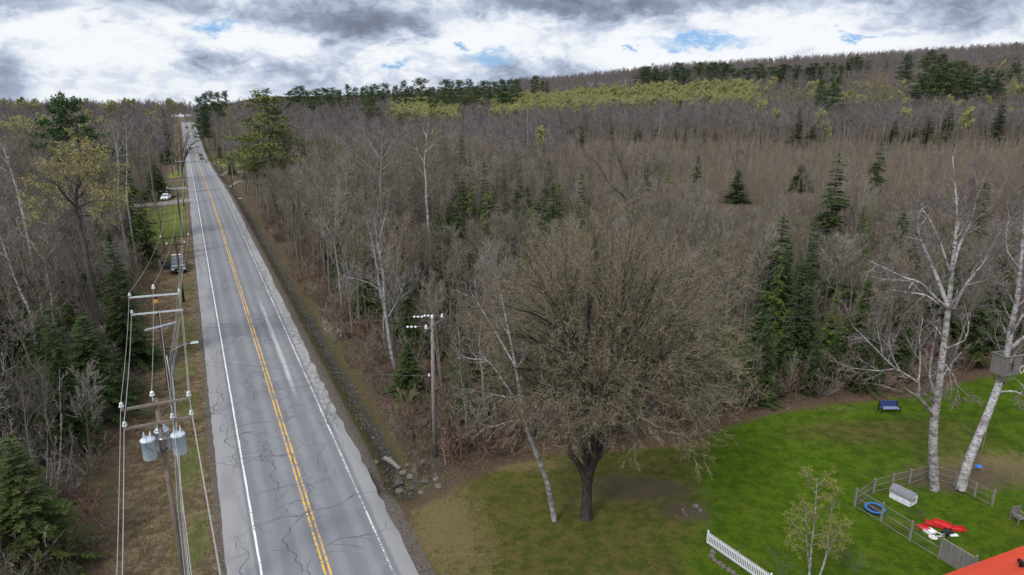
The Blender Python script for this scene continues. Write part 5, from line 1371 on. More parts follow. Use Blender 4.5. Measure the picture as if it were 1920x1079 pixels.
# pole B with pale arms and the street lamp
bb_ = P(290, 546, 52.2); gz = G(bb_.x, bb_.y)
B_ = pole((bb_.x, bb_.y, gz), bb_.z-gz, 'pole_dark', 'second dark pole with pale arms, yellow band and street lamp'); HB = bb_.z-gz
b1 = addarm(B_, HB-.35, 3.7, R(-7), 'arm_pale', brace=False); b2 = addarm(B_, HB-1.75, 3.75, R(-5), 'arm_pale', ins=(-1,), brace=False); b3 = addarm(B_, HB-2.95, 2.5, R(26), 'arm_pale', ins=(), brace=True)
q = MB(); insul(q, (0, 0, 0), 1.6); q.build('insulator', B_, (-.05, -.1, HB+.1))
q = MB(); q.lathe((0, 0, HB-1.0), [(.135, 0), (.14, .02), (.14, .26), (.135, .28)], 'yellow', 12); q.build('yellow_band', B_)
q = MB()
for x in (.35, .75, .95): q.lathe((x, .05+x*.45, HB-3.3), [(.05, 0), (.07, .05), (.06, .28), (.03, .34)], 'steel', 8)
q.box((1.0, .45, HB-2.95), (.5, .12, .1), 'dark_steel'); q.build('cutout_switch', B_)
lz = P(318, 668, 52.2).z-gz; le = P(352, 642, 52.6).z-gz
q = MB(); q.tube([(.1, 0, lz), (.7, -.1, lz+.45), (1.4, -.15, lz+.75), (2.1, -.2, lz+.85)], .03, 'steel', 6); la = q.build('lamp_arm', B_)
q = MB(); q.box((2.35, -.2, lz+.87), (.62, .26, .12), 'arm_pale', top=(.8, .6)); q.box((2.42, -.2, lz+.79), (.36, .2, .05), 'lamp_glass'); q.lathe((2.25, -.2, lz+.93), [(.05, 0), (.05, .08)], 'steel', 8); q.build('lamp_head', B_)
q = MB(); q.tube([(.17, -.1, 1.5), (.16, -.1, HB*.55)], .05, 'steel', 6); q.build('conduit', B_)
# farther poles on the left
def fpole(px, pyb, pyt, label, arms, m='pole_dark', ins=(-1, 1)):
    g = GP(px, pyb); H = P(px, pyt, g.y).z-g.z; o = pole(g, H, m, label); e = []
    for dz, L, am in arms: e.append(addarm(o, H-dz, L, 0, am, ins=ins, brace=False))
    return o, H, e
D_, HD, d1 = fpole(345, 568, 441, 'third dark pole beside the parked black car', [(.3, 3.4, 'pole_dark'), (1.3, 2.2, 'pole_dark')])
E_, HE, e1 = fpole(343, 443, 351, 'fourth pole, with one pale crossarm above the white truck', [(.25, 3.4, 'arm_pale')], ins=(-1,))
E2_, HE2, _ = fpole(345, 388, 362, 'dark stub pole leaning by the gravel drive', [])
F_, HF, f1 = fpole(346, 349, 302, 'fifth pole, with a pale crossarm before the leaning tree', [(.2, 3.4, 'arm_pale')])
H_, HH, h1 = fpole(334, 324, 282, 'sixth pole beside the bare black leaning tree', [(.2, 3.0, 'pole_dark')])
J_, HJ, j1 = fpole(436, 352, 325, 'short dark pole on the right bank before the drive', [])
J2, HJ2, _ = fpole(416, 324, 303, 'thin dark pole on the right, farther than the short one', [])
dirb = Vector((.47, -.883, 0))
def along(v, L): return Vector(v)+dirb*L
for k_, (ea, eb, z_) in enumerate(((a1[0]+Vector((0, 0, .33)), b1[0]+Vector((0, 0, .33)), 'left top'), (Vector((-.12, -.1, HA+.45)), Vector((-.05, -.1, HB+.5)), 'centre top'), (a1[1]+Vector((0, 0, .33)), b1[1]+Vector((0, 0, .33)), 'right top'),
        (a2[0]+Vector((0, 0, .33)), b2[0]+Vector((0, 0, .33)), 'left lower'), (Vector((.62, -.2, HA-.85)), Vector((.1, -.1, HB-1.6)), 'middle lower'), (a2[1]+Vector((0, 0, .33)), b2[1], 'right lower'))):
    wa, wb = wpt(A_, ea), wpt(B_, eb)
    wire(wa, wb, .014 if k_ != 3 and k_ != 4 and k_ != 5 else .02, 'wire', z_+' wire between the can pole and the yellow-banded pole', .35)
    if k_ != 1: wire(wa, along(wa, 40)+Vector((0, 0, .5)), .014 if k_ < 3 else .02, 'wire', z_+' wire running from the can pole under the camera', .8)
    if k_ < 3:
        tgt = (d1[0][0], Vector((0, 0, HD)), d1[0][1])[k_]; wire(wb, wpt(D_, tgt+Vector((0, 0, .3))), .014, 'wire', z_+' wire from the yellow-banded pole to the third pole', .5)
        wire(wpt(D_, tgt+Vector((0, 0, .3))), wpt(E_, (e1[0][0], Vector((0, 0, HE)), e1[0][1])[k_]+Vector((0, 0, .3))), .014, 'wire', z_+' wire from the third pole to the fourth', .7)
        wire(wpt(E_, (e1[0][0], Vector((0, 0, HE)), e1[0][1])[k_]+Vector((0, 0, .3))), wpt(F_, (f1[0][0], Vector((0, 0, HF)), f1[0][1])[k_]+Vector((0, 0, .3))), .014, 'wire', z_+' wire from the fourth pole to the fifth', 1.2)
for k_, (z_, r_, m_) in enumerate(((6.9, .016, 'cable_pale'), (6.5, .026, 'cable'), (6.1, .016, 'cable_pale'), (5.7, .026, 'cable_pale'), (7.3, .011, 'wire'))):
    x = .22+.05*k_
    lab = ('pale', 'black', 'grey', 'thickest pale', 'thin')[k_]
    zB = z_-.9; pz = [wpt(A_, (x, -.1, z_)), wpt(B_, (x, -.1, zB)), wpt(D_, (x, 0, zB)), wpt(E_, (x, 0, zB)), wpt(F_, (x, 0, zB))]
    wire(pz[0], along(pz[0], 34), r_, m_, lab+' cable of the bundle nearest the camera', .5, 'cables of the bundle')
    for i in range(4): wire(pz[i], pz[i+1], r_, m_, lab+' cable of the bundle '+('from the can pole to the second pole', 'from the second pole to the third', 'from the third pole to the fourth', 'from the fourth pole to the fifth')[i], .5+.3*i, 'cables of the bundle')
q = MB(); q.tube([Vector((0, 0, 0)), (wpt(D_, (.32, 0, 5.2))-wpt(B_, (.32, -.1, 5.0)))*.16], .09, 'cable', 8); tag(q.build('splice_box', None, wpt(B_, (.36, -.1, 4.72))), 'black cable splice hanging beside the second pole', 'splice box')
# the lone pole on the right with its side line
lg_ = GP(816, 858); HL = P(822, 600, lg_.y).z-lg_.z
L_ = tag(empty('utility_pole', lg_, 0), 'lone grey pole among brush right of the ditch', 'utility pole', 'utility poles along the road')
q = MB(); q.tube([(0, 0, -.5), (.03, 0, HL*.5), (.14, 0, HL)], [.17, .145, .12], 'pole_grey', 12); q.build('pole', L_)
pn, pf = P(797, 622, lg_.y-1.5)-lg_, P(829, 599, lg_.y+1.6)-lg_
q = MB(); q.tube([pn, pf], .065, 'pole_grey', 4); q.tube([pn.lerp(pf, .25), (.1, 0, HL-1.0)], .025, 'pole_grey', 4); q.tube([pn.lerp(pf, .75), (.1, 0, HL-1.0)], .025, 'pole_grey', 4); q.build('crossarm', L_)
tops = [pn.lerp(pf, .06)+Vector((0, 0, .06)), Vector((.14, 0, HL)), pf+Vector((0, 0, .05))]
for p in tops:
    q = MB(); insul(q, (0, 0, 0), 1.3); q.build('insulator', L_, p)
    q = MB()
    for j in range(3): q.lathe(p+Vector((-.75-j*.28, .02, .2)), [(.03, -.09), (.085, -.03), (.085, .03), (.03, .09)], 'porcelain', 8, (1, 0, 0))
    q.tube([p+Vector((-1.45, .02, .2)), p+Vector((-.1, .02, .22))], .012, 'wire', 4); q.build('insulator_string', L_)
for k_, p in enumerate(tops):
    w0 = lg_+p+Vector((0, 0, .3)); nm = ('near', 'middle', 'far')[k_]
    wire(w0+Vector((-1.4, 0, -.08)), wpt(B_, (b3[0], Vector((0, 0, HB-2.9)), b3[1])[k_]), .009, 'wire_dark', nm+' thin wire crossing the road to the lone pole', .5, 'thin wires crossing the road')
    wire(w0, w0+Vector((62, 9, -.5)), .009, 'wire_dark', nm+' thin wire from the lone pole past the maple', 1.3, 'thin wires from the lone pole')
wire(lg_+Vector((-.1, -.15, HL-4.4)), wpt(B_, (.15, 0, HB-5.6)), .011, 'wire_dark', 'lowest thin wire crossing the road to the lone pole', .35, 'thin wires crossing the road')
q = MB(); insul(q, (-.22, -.1, HL-4.5), 1.); q.build('insulator', L_)
# ---------------------------------------------------------------- vehicles
def car(name, label, cat, loc, rz, paint, kind='sedan', group=None, door=False, detail=True):
    o = empty(name, loc, rz, label, cat, group)     # nose along +y, x across
    Wd = .98 if kind == 'suv' else .9; L2 = 2.45 if kind != 'sedan' else 2.3
    if kind == 'suv': low = [(-L2, .42), (-L2+.02, .75), (-L2+.06, 1.08), (1.15, 1.10), (2.15, 1.0), (L2-.05, .86), (L2, .55), (L2-.04, .38)]; cab = [(-L2+.12, 1.06), (-L2+.30, 1.70), (-L2+.6, 1.78), (.15, 1.78), (.45, 1.70), (1.22, 1.09)]
    elif kind == 'pickup': low = [(-L2, .5), (-L2+.02, 1.05), (1.0, 1.08), (2.1, 1.02), (L2-.05, .88), (L2, .55), (L2-.04, .42)]; cab = [(-.75, 1.05), (-.62, 1.66), (-.4, 1.74), (.25, 1.74), (.45, 1.66), (1.1, 1.07)]
    else: low = [(-L2, .4), (-L2+.03, .82), (-1.7, .93), (1.0, .90), (2.0, .78), (L2, .62), (L2, .34)]; cab = [(-1.75, .9), (-1.05, 1.36), (-.7, 1.42), (.1, 1.42), (.4, 1.36), (1.1, .89)]
    def prism_x(b, prof, w, m, tp):
        q = len(b.v); n = len(prof); i = b.mi(m); zm = max(z for _, z in prof); z0 = min(z for _, z in prof)
        for s1 in (-1, 1):
            for y, z in prof: b.v.append((s1*w*(1-tp*((z-z0)/(zm-z0))), y, z))
        for a in range(n): c = (a+1) % n; b.face([q+a, q+c, q+n+c, q+n+a], i)
        b.face([q+a for a in range(n)][::-1], i); b.face([q+n+a for a in range(n)], i)
    b = MB(); prism_x(b, low, Wd, paint, .05); b.build('body', o, None, .05)
    b = MB(); prism_x(b, cab, Wd-.07, paint, .22); b.build('cabin', o, None, .04)
    # windscreen and side windows, set proud of the cabin
    f0, f1 = cab[-1], cab[-2]
    wd = lambda z: (Wd-.07)*(1-.22*((z-cab[0][1])/(max(q[1] for q in cab)-min(q[1] for q in cab))))
    b = MB(); y0, z0 = f0[0]*.9+f1[0]*.1+.02, f0[1]*.9+f1[1]*.1+.02; y1, z1 = f0[0]*.12+f1[0]*.88+.02, f0[1]*.12+f1[1]*.88+.02
    b.poly([(-wd(z0)*.92, y0, z0), (wd(z0)*.92, y0, z0), (wd(z1)*.92, y1, z1), (-wd(z1)*.92, y1, z1)], 'glass'); b.build('windscreen', o)
    g0, g1 = cab[0], cab[1]; b = MB(); y0, z0 = g0[0]*.8+g1[0]*.2-.02, g0[1]*.8+g1[1]*.2; y1, z1 = g0[0]*.1+g1[0]*.9-.02, g0[1]*.1+g1[1]*.9
    b.poly([(wd(z0)*.9, y0, z0), (-wd(z0)*.9, y0, z0), (-wd(z1)*.9, y1, z1), (wd(z1)*.9, y1, z1)], 'glass'); b.build('rear_window', o)
    zt = max(q[1] for q in cab)-.1; zb = cab[0][1]+.06
    for s1 in (-1, 1):
        b = MB(); yb0, yb1 = cab[0][0]+.3, cab[-1][0]-.28; yt0, yt1 = cab[1][0]+.12, cab[-2][0]-.06
        b.poly([(s1*(wd(zb)+.012), yb0, zb), (s1*(wd(zb)+.012), yb1, zb), (s1*(wd(zt)+.012), yt1, zt), (s1*(wd(zt)+.012), yt0, zt)], 'glass'); b.build('side_window', o)
    wr = .38 if kind != 'sedan' else .32
    for s1 in (-1, 1):
        for y in (-L2+.95, L2-.95):
            b = MB(); b.lathe((s1*(Wd-.22), y, wr), [(wr-.06, 0), (wr, .03), (wr, .2), (wr-.06, .24)], 'tyre', 18, (s1, 0, 0)); w_ = b.build('wheel', o)
            if detail: c = MB(); c.lathe((s1*(Wd+.02), y, wr), [(.2, 0), (.22, .012), (.05, .02)], 'chrome', 12, (s1, 0, 0)); c.build('rim', w_)
        b = MB(); b.box((s1*(Wd-.26), L2-.02, .74 if kind != 'sedan' else .60), (.36, .08, .17), 'lamp_glass'); b.build('headlight', o, None, .02)
        b = MB(); b.box((s1*(Wd-.16), -L2+.01, .85), (.2, .06, .25), 'red_plastic'); b.build('tail_light', o)
        b = MB(); b.box((s1*(Wd+.10), .85, cab[0][1]+.12), (.22, .12, .16), 'black' if kind == 'suv' else paint); b.build('mirror', o, None, .03)
    b = MB(); b.box((0, L2+.0, .70 if kind != 'sedan' else .56), (1.0, .06, .24), 'black'); b.build('grille', o)
    b = MB(); b.box((0, L2+.02, .47), (Wd*1.9, .14, .18), 'black' if kind != 'sedan' else paint); b.build('bumper', o, None, .03)
    b = MB(); b.box((0, L2+.10, .5), (.34, .012, .14), 'white_paint2'); b.build('number_plate', o)
    if kind == 'suv':
        for s1 in (-1, 1): b = MB(); b.tube([(s1*.62, -1.9, 1.83), (s1*.62, -.9, 1.86), (s1*.62, .1, 1.83)], .025, 'chrome', 6); b.build('roof_rail', o)
        b = MB(); b.box((0, -1.55, 1.86), (1.25, .5, .05), 'white_car'); b.build('roof_panel', o, None, .02)
        b = MB(); b.box((0, 1.65, 1.075), (1.45, .85, .02), 'hood_sheen'); b.build('hood_sky_reflection', o)  # pale sheet on the hood paints in the sky's reflection
    if door:
        s1 = 1; dd = MB(); h_ = Vector((Wd, 1.0, 0)); dv = Vector((math.cos(.35), -math.sin(.35)*.9, 0)).normalized()
        dd.box((Wd+.5*dv.x, 1.0+.5*dv.y, .78), (1.0, .07, .62), paint, math.atan2(dv.y, dv.x)); d_ = dd.build('door', o, None, .02)
        g = MB(); g.box((Wd+.45*dv.x, 1.0+.45*dv.y, 1.32), (.8, .03, .42), 'glass', math.atan2(dv.y, dv.x), top=(.8, 1)); g.build('pane', d_)
    return o
def face_cam(loc, extra=0): # along the road, towards the camera
    return math.atan2(DX, -DY)*1.0
RY = math.atan2(-(-DX), -DY)   # rotation taking +y to -road direction
def heading(dx, dy): return math.atan2(-dx, dy)
HC = heading(-DX, -DY)
sl = GP(335, 508); car('parked_suv', 'black car parked on the verge with its door open', 'car', sl, HC+R(2), 'black_car', 'suv', None, True).scale = (1.12, 1.15, 1.18)
wl = GP(312, 376); car('pickup_truck', 'white pickup truck parked on the gravel drive', 'pickup truck', wl, heading(.25, -1), 'white_car', 'pickup')
def onroad(t, n): x, y = XY(t, n); return (x, y, float(road_z(t))+.01)
for t, n, p, rz, lab in [(352, 2.2, 'black_car', HC+math.pi, 'dark car driving away on the far road, nearest one'), (376, 2.3, 'black_car', HC+math.pi, 'dark car driving away just ahead of the nearest'), (430, -1.9, 'white_car', HC, 'white car coming down the far road'), (500, 2.2, 'black_car', HC+math.pi, 'dark car climbing towards the crest'), (575, 2.2, 'black_car', HC+math.pi, 'dark car on the crest, right lane'), (580, -2.0, 'black_car', HC, 'dark car on the crest, left lane')]:
    car('distant_car', lab, 'car', onroad(t, n), rz, p, 'sedan', 'cars far up the road', False, False)
# ---------------------------------------------------------------- two people by the open door
def person(label, loc, rz, top, legs, arm_fwd=.3):
    me = bpy.data.meshes.new('person'); V = []; E_2 = []; Rr = []
    def v(p, r, par=None):
        V.append(p); Rr.append(r)
        if par is not None: E_2.append((par, len(V)-1))
        return len(V)-1
    pel = v((0, 0, .95), .15); ab = v((0, 0, 1.12), .14, pel); ch = v((0, .01, 1.33), .165, ab); nk = v((0, .01, 1.49), .06, ch); hd = v((0, .03, 1.60), .085, nk); ht = v((0, .02, 1.72), .085, hd)
    v((0, .12, 1.63), .02, hd)
    for s1 in (-1, 1):
        sh = v((s1*.19, .0, 1.40), .065, ch); eb = v((s1*.25, -.02, 1.13), .048, sh); wr_ = v((s1*.22, arm_fwd*.6, .98), .032, eb); pm = v((s1*.21, arm_fwd*.6+.07, .95), .03, wr_)
        for k2 in range(4): a = v((s1*(.18+.02*k2), arm_fwd*.6+.12, .93), .009, pm); v((s1*(.18+.02*k2), arm_fwd*.6+.15+.005*k2, .90), .008, a)
        a = v((s1*.17, arm_fwd*.6+.08, .93), .010, pm); v((s1*.155, arm_fwd*.6+.11, .92), .009, a)
        hp = v((s1*.10, 0, .88), .105, pel); kn = v((s1*.115, .03, .50), .065, hp); an = v((s1*.12, -.02, .09), .045, kn); v((s1*.125, .13, .035), .036, an)
    me.from_pydata(V, E_2, []); ob = bpy.data.objects.new('person', me); COL.objects.link(ob)
    md = ob.modifiers.new('s', 'SKIN'); 
    for i, d in enumerate(me.skin_vertices[0].data): d.radius = (Rr[i], Rr[i]*.85 if Rr[i] > .12 else Rr[i]); d.use_root = (i == 0)
    ob.modifiers.new('u', 'SUBSURF').levels = 1
    dg = bpy.context.evaluated_depsgraph_get(); nm = bpy.data.meshes.new_from_object(ob.evaluated_get(dg)); bpy.data.objects.remove(ob)
    for m in ('skin', top, legs, 'hair', 'cloth_dark'): nm.materials.append(M[m])
    for p in nm.polygons:
        c = p.center; p.use_smooth = True
        p.material_index = 3 if c.z > 1.66 or (c.z > 1.55 and c.y < -.01) else 0 if c.z > 1.46 or (abs(c.x) > .13 and .85 < c.z < .99 and c.y > .10) else 1 if c.z > .93 else 4 if c.z < .09 else 2
    o = tag(link('person', nm, None, loc), label, 'person'); o.rotation_euler = (0, 0, rz); return o
pp = GP(301.5, 508); person('person in a grey jacket and pale trousers standing left of the black car', pp, heading(1, .1), 'jacket_grey', 'trousers_tan')
pp = GP(306.5, 506); person('person in dark clothes standing by the open car door', pp, heading(1, -.1), 'cloth_dark', 'cloth_dark', .5)
# ---------------------------------------------------------------- the dog pen
fo = empty('wire_pen_fence', GP(1602, 951), 0, 'wooden pen fence of posts, rails and wire netting round the doghouse', 'fence')
F0 = Vector(fo.location)
def fpost(p, h, m='pole_grey', w=.11):
    q = MB(); q.box((0, 0, h/2-.1), (w, w, h+.2), m); q.build('post', fo, p-F0); return p
def panel(p0, p1, h, rails=(.06, .55, 1.0), net=True, par=None, m='pole_grey'):
    par = par or fo; d = p1-p0; L = math.hypot(d.x, d.y); a = math.atan2(d.y, d.x)
    for f in rails:
        q = MB(); q.tube([p0-F0+Vector((0, 0, h*f)), p1-F0+Vector((0, 0, h*f))], .026, m, 4); q.build('rail', par)
    if net:
        q = MB(); n = max(3, int(L/.2)); k3 = 7
        for i in range(n+1):
            x = p0.lerp(p1, i/n)-F0; q.tube([x+Vector((0, 0, .04)), x+Vector((0, 0, h))], .004, 'mesh_wire', 3, False)
        for i in range(k3): q.tube([p0-F0+Vector((0, 0, h*(i+.5)/k3)), p1-F0+Vector((0, 0, h*(i+.5)/k3))], .004, 'mesh_wire', 3, False)
        q.build('wire_netting', par)
HP = 1.35
q1, q2, q3, q4, q5 = (GP(*a) for a in ((1602, 951), (1651, 980), (1705, 1015), (1760, 1048), (1823, 1086)))
r1, r2, r3, r4 = (GP(*a) for a in ((1637, 926), (1672, 916), (1704, 909), (1741, 897)))
s1_, s2_, s3_ = (GP(*a) for a in ((1790, 912), (1826, 933), (1859, 950)))
for p, h in ((q1, 1.45), (q2, 1.5), (q3, 1.45), (q4, 1.75), (q5, 1.6), (r1, 1.2), (r2, 1.2), (r3, 1.25), (r4, 1.2), (s1_, 1.15), (s2_, 1.15), (s3_, 1.3)): fpost(p, h)
for a, b_ in ((q1, q2), (q2, q3), (q3, q4)): panel(a, b_, HP)
for a, b_ in ((q1, r1), (r1, r2), (r2, r3), (r3, r4), (r4, s1_), (s1_, s2_), (s2_, s3_)): panel(a, b_, 1.1, (.08, .55, 1.0), True, None, 'arm_wood')
# plank gate
d = q5-q4; L = math.hypot(d.x, d.y); a = math.atan2(d.y, d.x); q = MB()
for i in range(7):
    f = (i+.5)/7; q.box((d.x/2, d.y/2, .12+i*.19), (L-.2, .03, .17), 'grey_wood', a)
q.box((d.x*.30, d.y*.30, .75), (.09, .06, 1.35), 'pole_grey', a); q.box((d.x*.5, d.y*.5, 1.43), (L-.15, .07, .06), 'pole_grey', a)
q.box((d.x*.55-.02, d.y*.55-.06, 1.0), (.07, .06, .8), 'pole_grey', a); q.build('gate', fo, q4-F0)
e2 = q5+d*.9; fpost(e2, 1.4); q = MB()
for i in range(5): q.box((d.x*.45, d.y*.45, .15+i*.22), (L*.9, .03, .16), 'arm_wood', a)
q.build('board_panel', fo, q5-F0)
# doghouse
db, df = GP(1672, 936), GP(1700, 950); dv = (df-db); dv.z = 0; dv = dv.normalized(); dc = (db+df)/2; dc = dc+Vector((-dv.y, dv.x, 0))*.42; dc.z = G(dc.x, dc.y)
dh = empty('doghouse', dc, math.atan2(dv.y, dv.x), 'white doghouse with a grey curved roof inside the pen', 'doghouse')
q = MB(); LL, hw, hh = .72, .44, .5
q.box((0, hw-.015, hh/2+.05), (LL*2, .03, hh), 'white_paint2'); q.box((0, -hw+.015, hh/2+.05), (LL*2, .03, hh), 'white_paint2'); q.box((0, 0, .045), (LL*2, hw*1.94, .05), 'white_paint2')
def arc(n, r_, cz): return [(math.cos(math.pi*i/n)*r_, cz+math.sin(math.pi*i/n)*r_*.85) for i in range(n+1)]
N_ = 12; out = [(hw-.001, .05)]+arc(N_, hw-.001, hh+.05)+[(-hw+.001, .05)]
inn = [(.2, .08)]+arc(N_, .2, .42)+[(-.2, .08)]
k2 = len(q.v)
for x in (LL-.01, LL+.02):
    for p in out: q.v.append((x, p[0], p[1]))
    for p in inn: q.v.append((x, p[0], p[1]))
n = len(out); mi_ = q.mi('white_paint2')
for i in range(n-1):
    q.face([k2+i, k2+i+1, k2+n+i+1, k2+n+i], mi_); q.face([k2+2*n+i, k2+3*n+i, k2+3*n+i+1, k2+2*n+i+1], mi_); q.face([k2+n+i, k2+n+i+1, k2+3*n+i+1, k2+3*n+i], mi_)
q.face([k2+i for i in range(n-1, -1, -1)][:0] or [k2, k2+n, k2+2*n-1, k2+n-1], mi_)
for i in range(n-1): pass
back = [(-LL, p[0], p[1]) for p in out]; q.poly(back, 'white_paint2'); q.build('wall', dh)
q = MB(); ro = [(math.cos(math.pi*i/N_)*(hw+.05), hh+.03+math.sin(math.pi*i/N_)*(hw+.05)*.85) for i in range(N_+1)]
for j in range(N_):
    a0, a1_ = ro[j], ro[j+1]; q.poly([(-LL-.06, a0[0], a0[1]), (LL+.06, a0[0], a0[1]), (LL+.06, a1_[0], a1_[1]), (-LL-.06, a1_[0], a1_[1])], 'roof_grey')
q.poly([(LL+.06, p[0]*1.0, p[1]) for p in ro]+[(LL+.06, p[0]*.9, .03+hh+(p[1]-hh-.03)*.9) for p in ro[::-1]], 'roof_grey'); q.build('roof', dh)
q = MB(); q.poly([(LL-.3, p[0], p[1]) for p in out], 'black'); q.build('opening', dh)  # black sheet behind the arch stands in for the shade inside
# small trampoline
tp = GP(1639.5, 959); q0 = empty('small_trampoline', tp, 0, 'small round trampoline with a blue rim inside the pen', 'trampoline')
q = MB(); n = 28
for i in range(n):
    a0, a1_ = 2*math.pi*i/n, 2*math.pi*(i+1)/n
    q.poly([(math.cos(a0)*.50, math.sin(a0)*.50, .26), (math.cos(a1_)*.50, math.sin(a1_)*.50, .26), (math.cos(a1_)*.64, math.sin(a1_)*.64, .27), (math.cos(a0)*.64, math.sin(a0)*.64, .27)], 'blue_plastic')
q.tube([(math.cos(2*math.pi*i/n)*.64, math.sin(2*math.pi*i/n)*.64, .245) for i in range(n+1)], .03, 'blue_plastic', 6, False); q.build('rim', q0)
q = MB(); q.poly([(math.cos(2*math.pi*i/n)*.505, math.sin(2*math.pi*i/n)*.505, .25) for i in range(n)], 'black'); q.build('jumping_mat', q0)
for i in range(5): q = MB(); q.tube([(math.cos(i*1.257)*.58, math.sin(i*1.257)*.58, 0), (math.cos(i*1.257)*.58, math.sin(i*1.257)*.58, .25)], .02, 'steel', 6); q.build('leg', q0)
# red sleds and the other toys
def sled(px, py, rz, L, label, m='red_plastic', tilt=0, zz=.0):
    g = GP(px, py); o = empty('toy_sled' if m == 'red_plastic' else 'plastic_crate', g+Vector((0, 0, zz)), rz, label, 'sled' if m == 'red_plastic' else 'crate', 'red plastic sleds heaped by the gate' if m == 'red_plastic' else None)
    o.rotation_euler = (tilt, 0, rz); q = MB(); w = .24
    q.box((0, 0, .02), (L, w*2, .03), m); q.build('base', o)
    q = MB()
    for s1 in (-1, 1): q.box((0, s1*w, .08), (L, .035, .13), m); q.box((s1*L/2, 0, .09), (.035, w*2.1, .15), m)
    q.build('rim', o, None, .01)
    if m == 'red_plastic': q = MB(); q.box((0, 0, .05), (L*.6, .1, .035), m); q.build('ridge', o)
sled(1730, 991, .2, .62, 'red sled, leftmost of the heap, seen through the netting')
sled(1752, 986, -.55, 1.0, 'long red sled in the middle of the heap, lower one', zz=.02)
sled(1766, 988, -.7, .95, 'long red sled lying across the middle one', tilt=.25, zz=.14)
sled(1795, 994, -.12, .85, 'red sled at the right end of the heap')
sled(1743, 999, .35, .6, 'pale grey open crate before the red sleds', 'white_car')
q = MB(); n = 20; q.tube([(math.cos(6.2832*i/n)*.27, math.sin(6.2832*i/n)*.22, .05) for i in range(n+1)], .03, 'white_paint2', 6, False); tag(q.build('play_hoop', None, GP(1757, 1004)), 'white ring lying before the red sleds', 'hoop')
q = MB(); q.lathe((0, 0, 0), [(.05, .01), (.22, .02), (.27, .08), (.24, .07), (.05, .03)], 'wall_cream', 18); tag(q.build('dog_bowl', None, GP(1749, 1010)), 'shallow beige bowl on the grass behind the netting', 'bowl')
q = MB(); q.box((0, 0, .06), (.5, .22, .1), 'white_car'); tag(q.build('white_tray', None, GP(1788, 1006), .02), 'white plastic tray by the plank gate', 'tray')
o = empty('dark_toy_cart', GP(1775, 1003), .4, 'low dark cart between the sleds and the gate', 'cart'); q = MB(); q.box((0, 0, .2), (.7, .4, .12), 'black', top=(.9, .9)); q.build('tray', o, None, .02)
for x, y in ((-.25, -.2), (.25, -.2), (-.25, .2), (.25, .2)): q = MB(); q.lathe((x, y-.02, .09), [(.09, 0), (.09, .04)], 'tyre', 12, (0, 1, 0)); q.build('wheel', o)
# bench
bn = GP(1665, 772); o = empty('garden_bench', bn, 0, 'dark blue bench at the far edge of the lawn', 'bench')
q = MB(); [q.box((0, .02-.13*i, .42), (1.55, .11, .04), 'pale_blue') for i in range(4)]; q.build('seat', o)
q = MB(); [q.box((0, .14+.03*i, .52+.12*i), (1.55, .035, .105), 'navy') for i in range(4)]; q.build('backrest', o)
for s1 in (-1, 1):
    q = MB(); q.box((s1*.80, -.42, .28), (.07, .07, .56), 'black'); q.build('leg', o); q = MB(); q.box((s1*.80, .16, .45), (.07, .07, .95), 'black'); q.build('leg', o)
    q = MB(); q.box((s1*.80, -.13, .60), (.08, .66, .05), 'black'); q.build('armrest', o)
# swing
sw = GP(1829, 893); sp = Vector((sw.x, sw.y, G(sw.x, sw.y)+.55)); sp = P(1835, 875, 45.3); tpz = P(1843, 790, 45.2).z
o = empty('disc_swing', sp, 0, 'blue disc swing hanging from the leaning birch', 'swing'); q = MB(); q.lathe((0, 0, -.03), [(.05, 0), (.24, .0), (.26, .03), (.24, .06), (.05, .07)], 'blue_plastic', 18); q.build('seat', o)
q = MB(); q.tube([(0, 0, 0), (.02, 0, max(tpz-sp.z, 2))], .012, 'pale_rope', 5); q.build('rope', o)
# treehouse
tc_ = P(1886, 684, 45.2); o = empty('treehouse', tc_, .25, 'weathered grey board treehouse in the leaning birch', 'treehouse'); q = MB()
q.box((0, 0, -.55), (2.2, 1.5, .08), 'grey_wood'); q.build('platform', o); q = MB()
for i in range(9):
    x = -1+.25*i; 
    if i not in (3, 4): q.box((x, -.72, .1), (.23, .03, 1.2), 'grey_wood')
    q.box((x, .72, .1), (.23, .03, 1.2), 'grey_wood')
for i in range(6): q.box((-1.1, -.62+.25*i, .1), (.03, .23, 1.2), 'grey_wood'); q.box((1.1, -.62+.25*i, -.1), (.03, .23, .8), 'grey_wood')
q.build('wall', o); q = MB(); q.box((0, -.76, .75), (2.5, .12, .07), 'pole_grey'); q.box((0, .76, .72), (2.5, .12, .07), 'pole_grey'); q.box((-1.14, 0, .74), (.1, 1.6, .07), 'pole_grey'); q.box((-.25, -.77, .1), (.06, .05, 1.2), 'pole_grey'); q.box((-.6, -.77, .35), (.7, .05, .06), 'pole_grey'); q.build('frame', o)
q = MB()
for i in range(3): q.tube([(-.3+.7*i, -.7, -.58), (.05, 0, -1.5)], .04, 'pole_grey', 5)
q.build('brace', o)
q = MB(); q.tube([(1.15+math.cos(6.2832*i/16)*.26, -.9, .0-.2+math.sin(6.2832*i/16)*.26) for i in range(17)], .03, 'white_paint2', 5, False); q.build('ring', o)
o.scale = (.68, .68, 1.1)
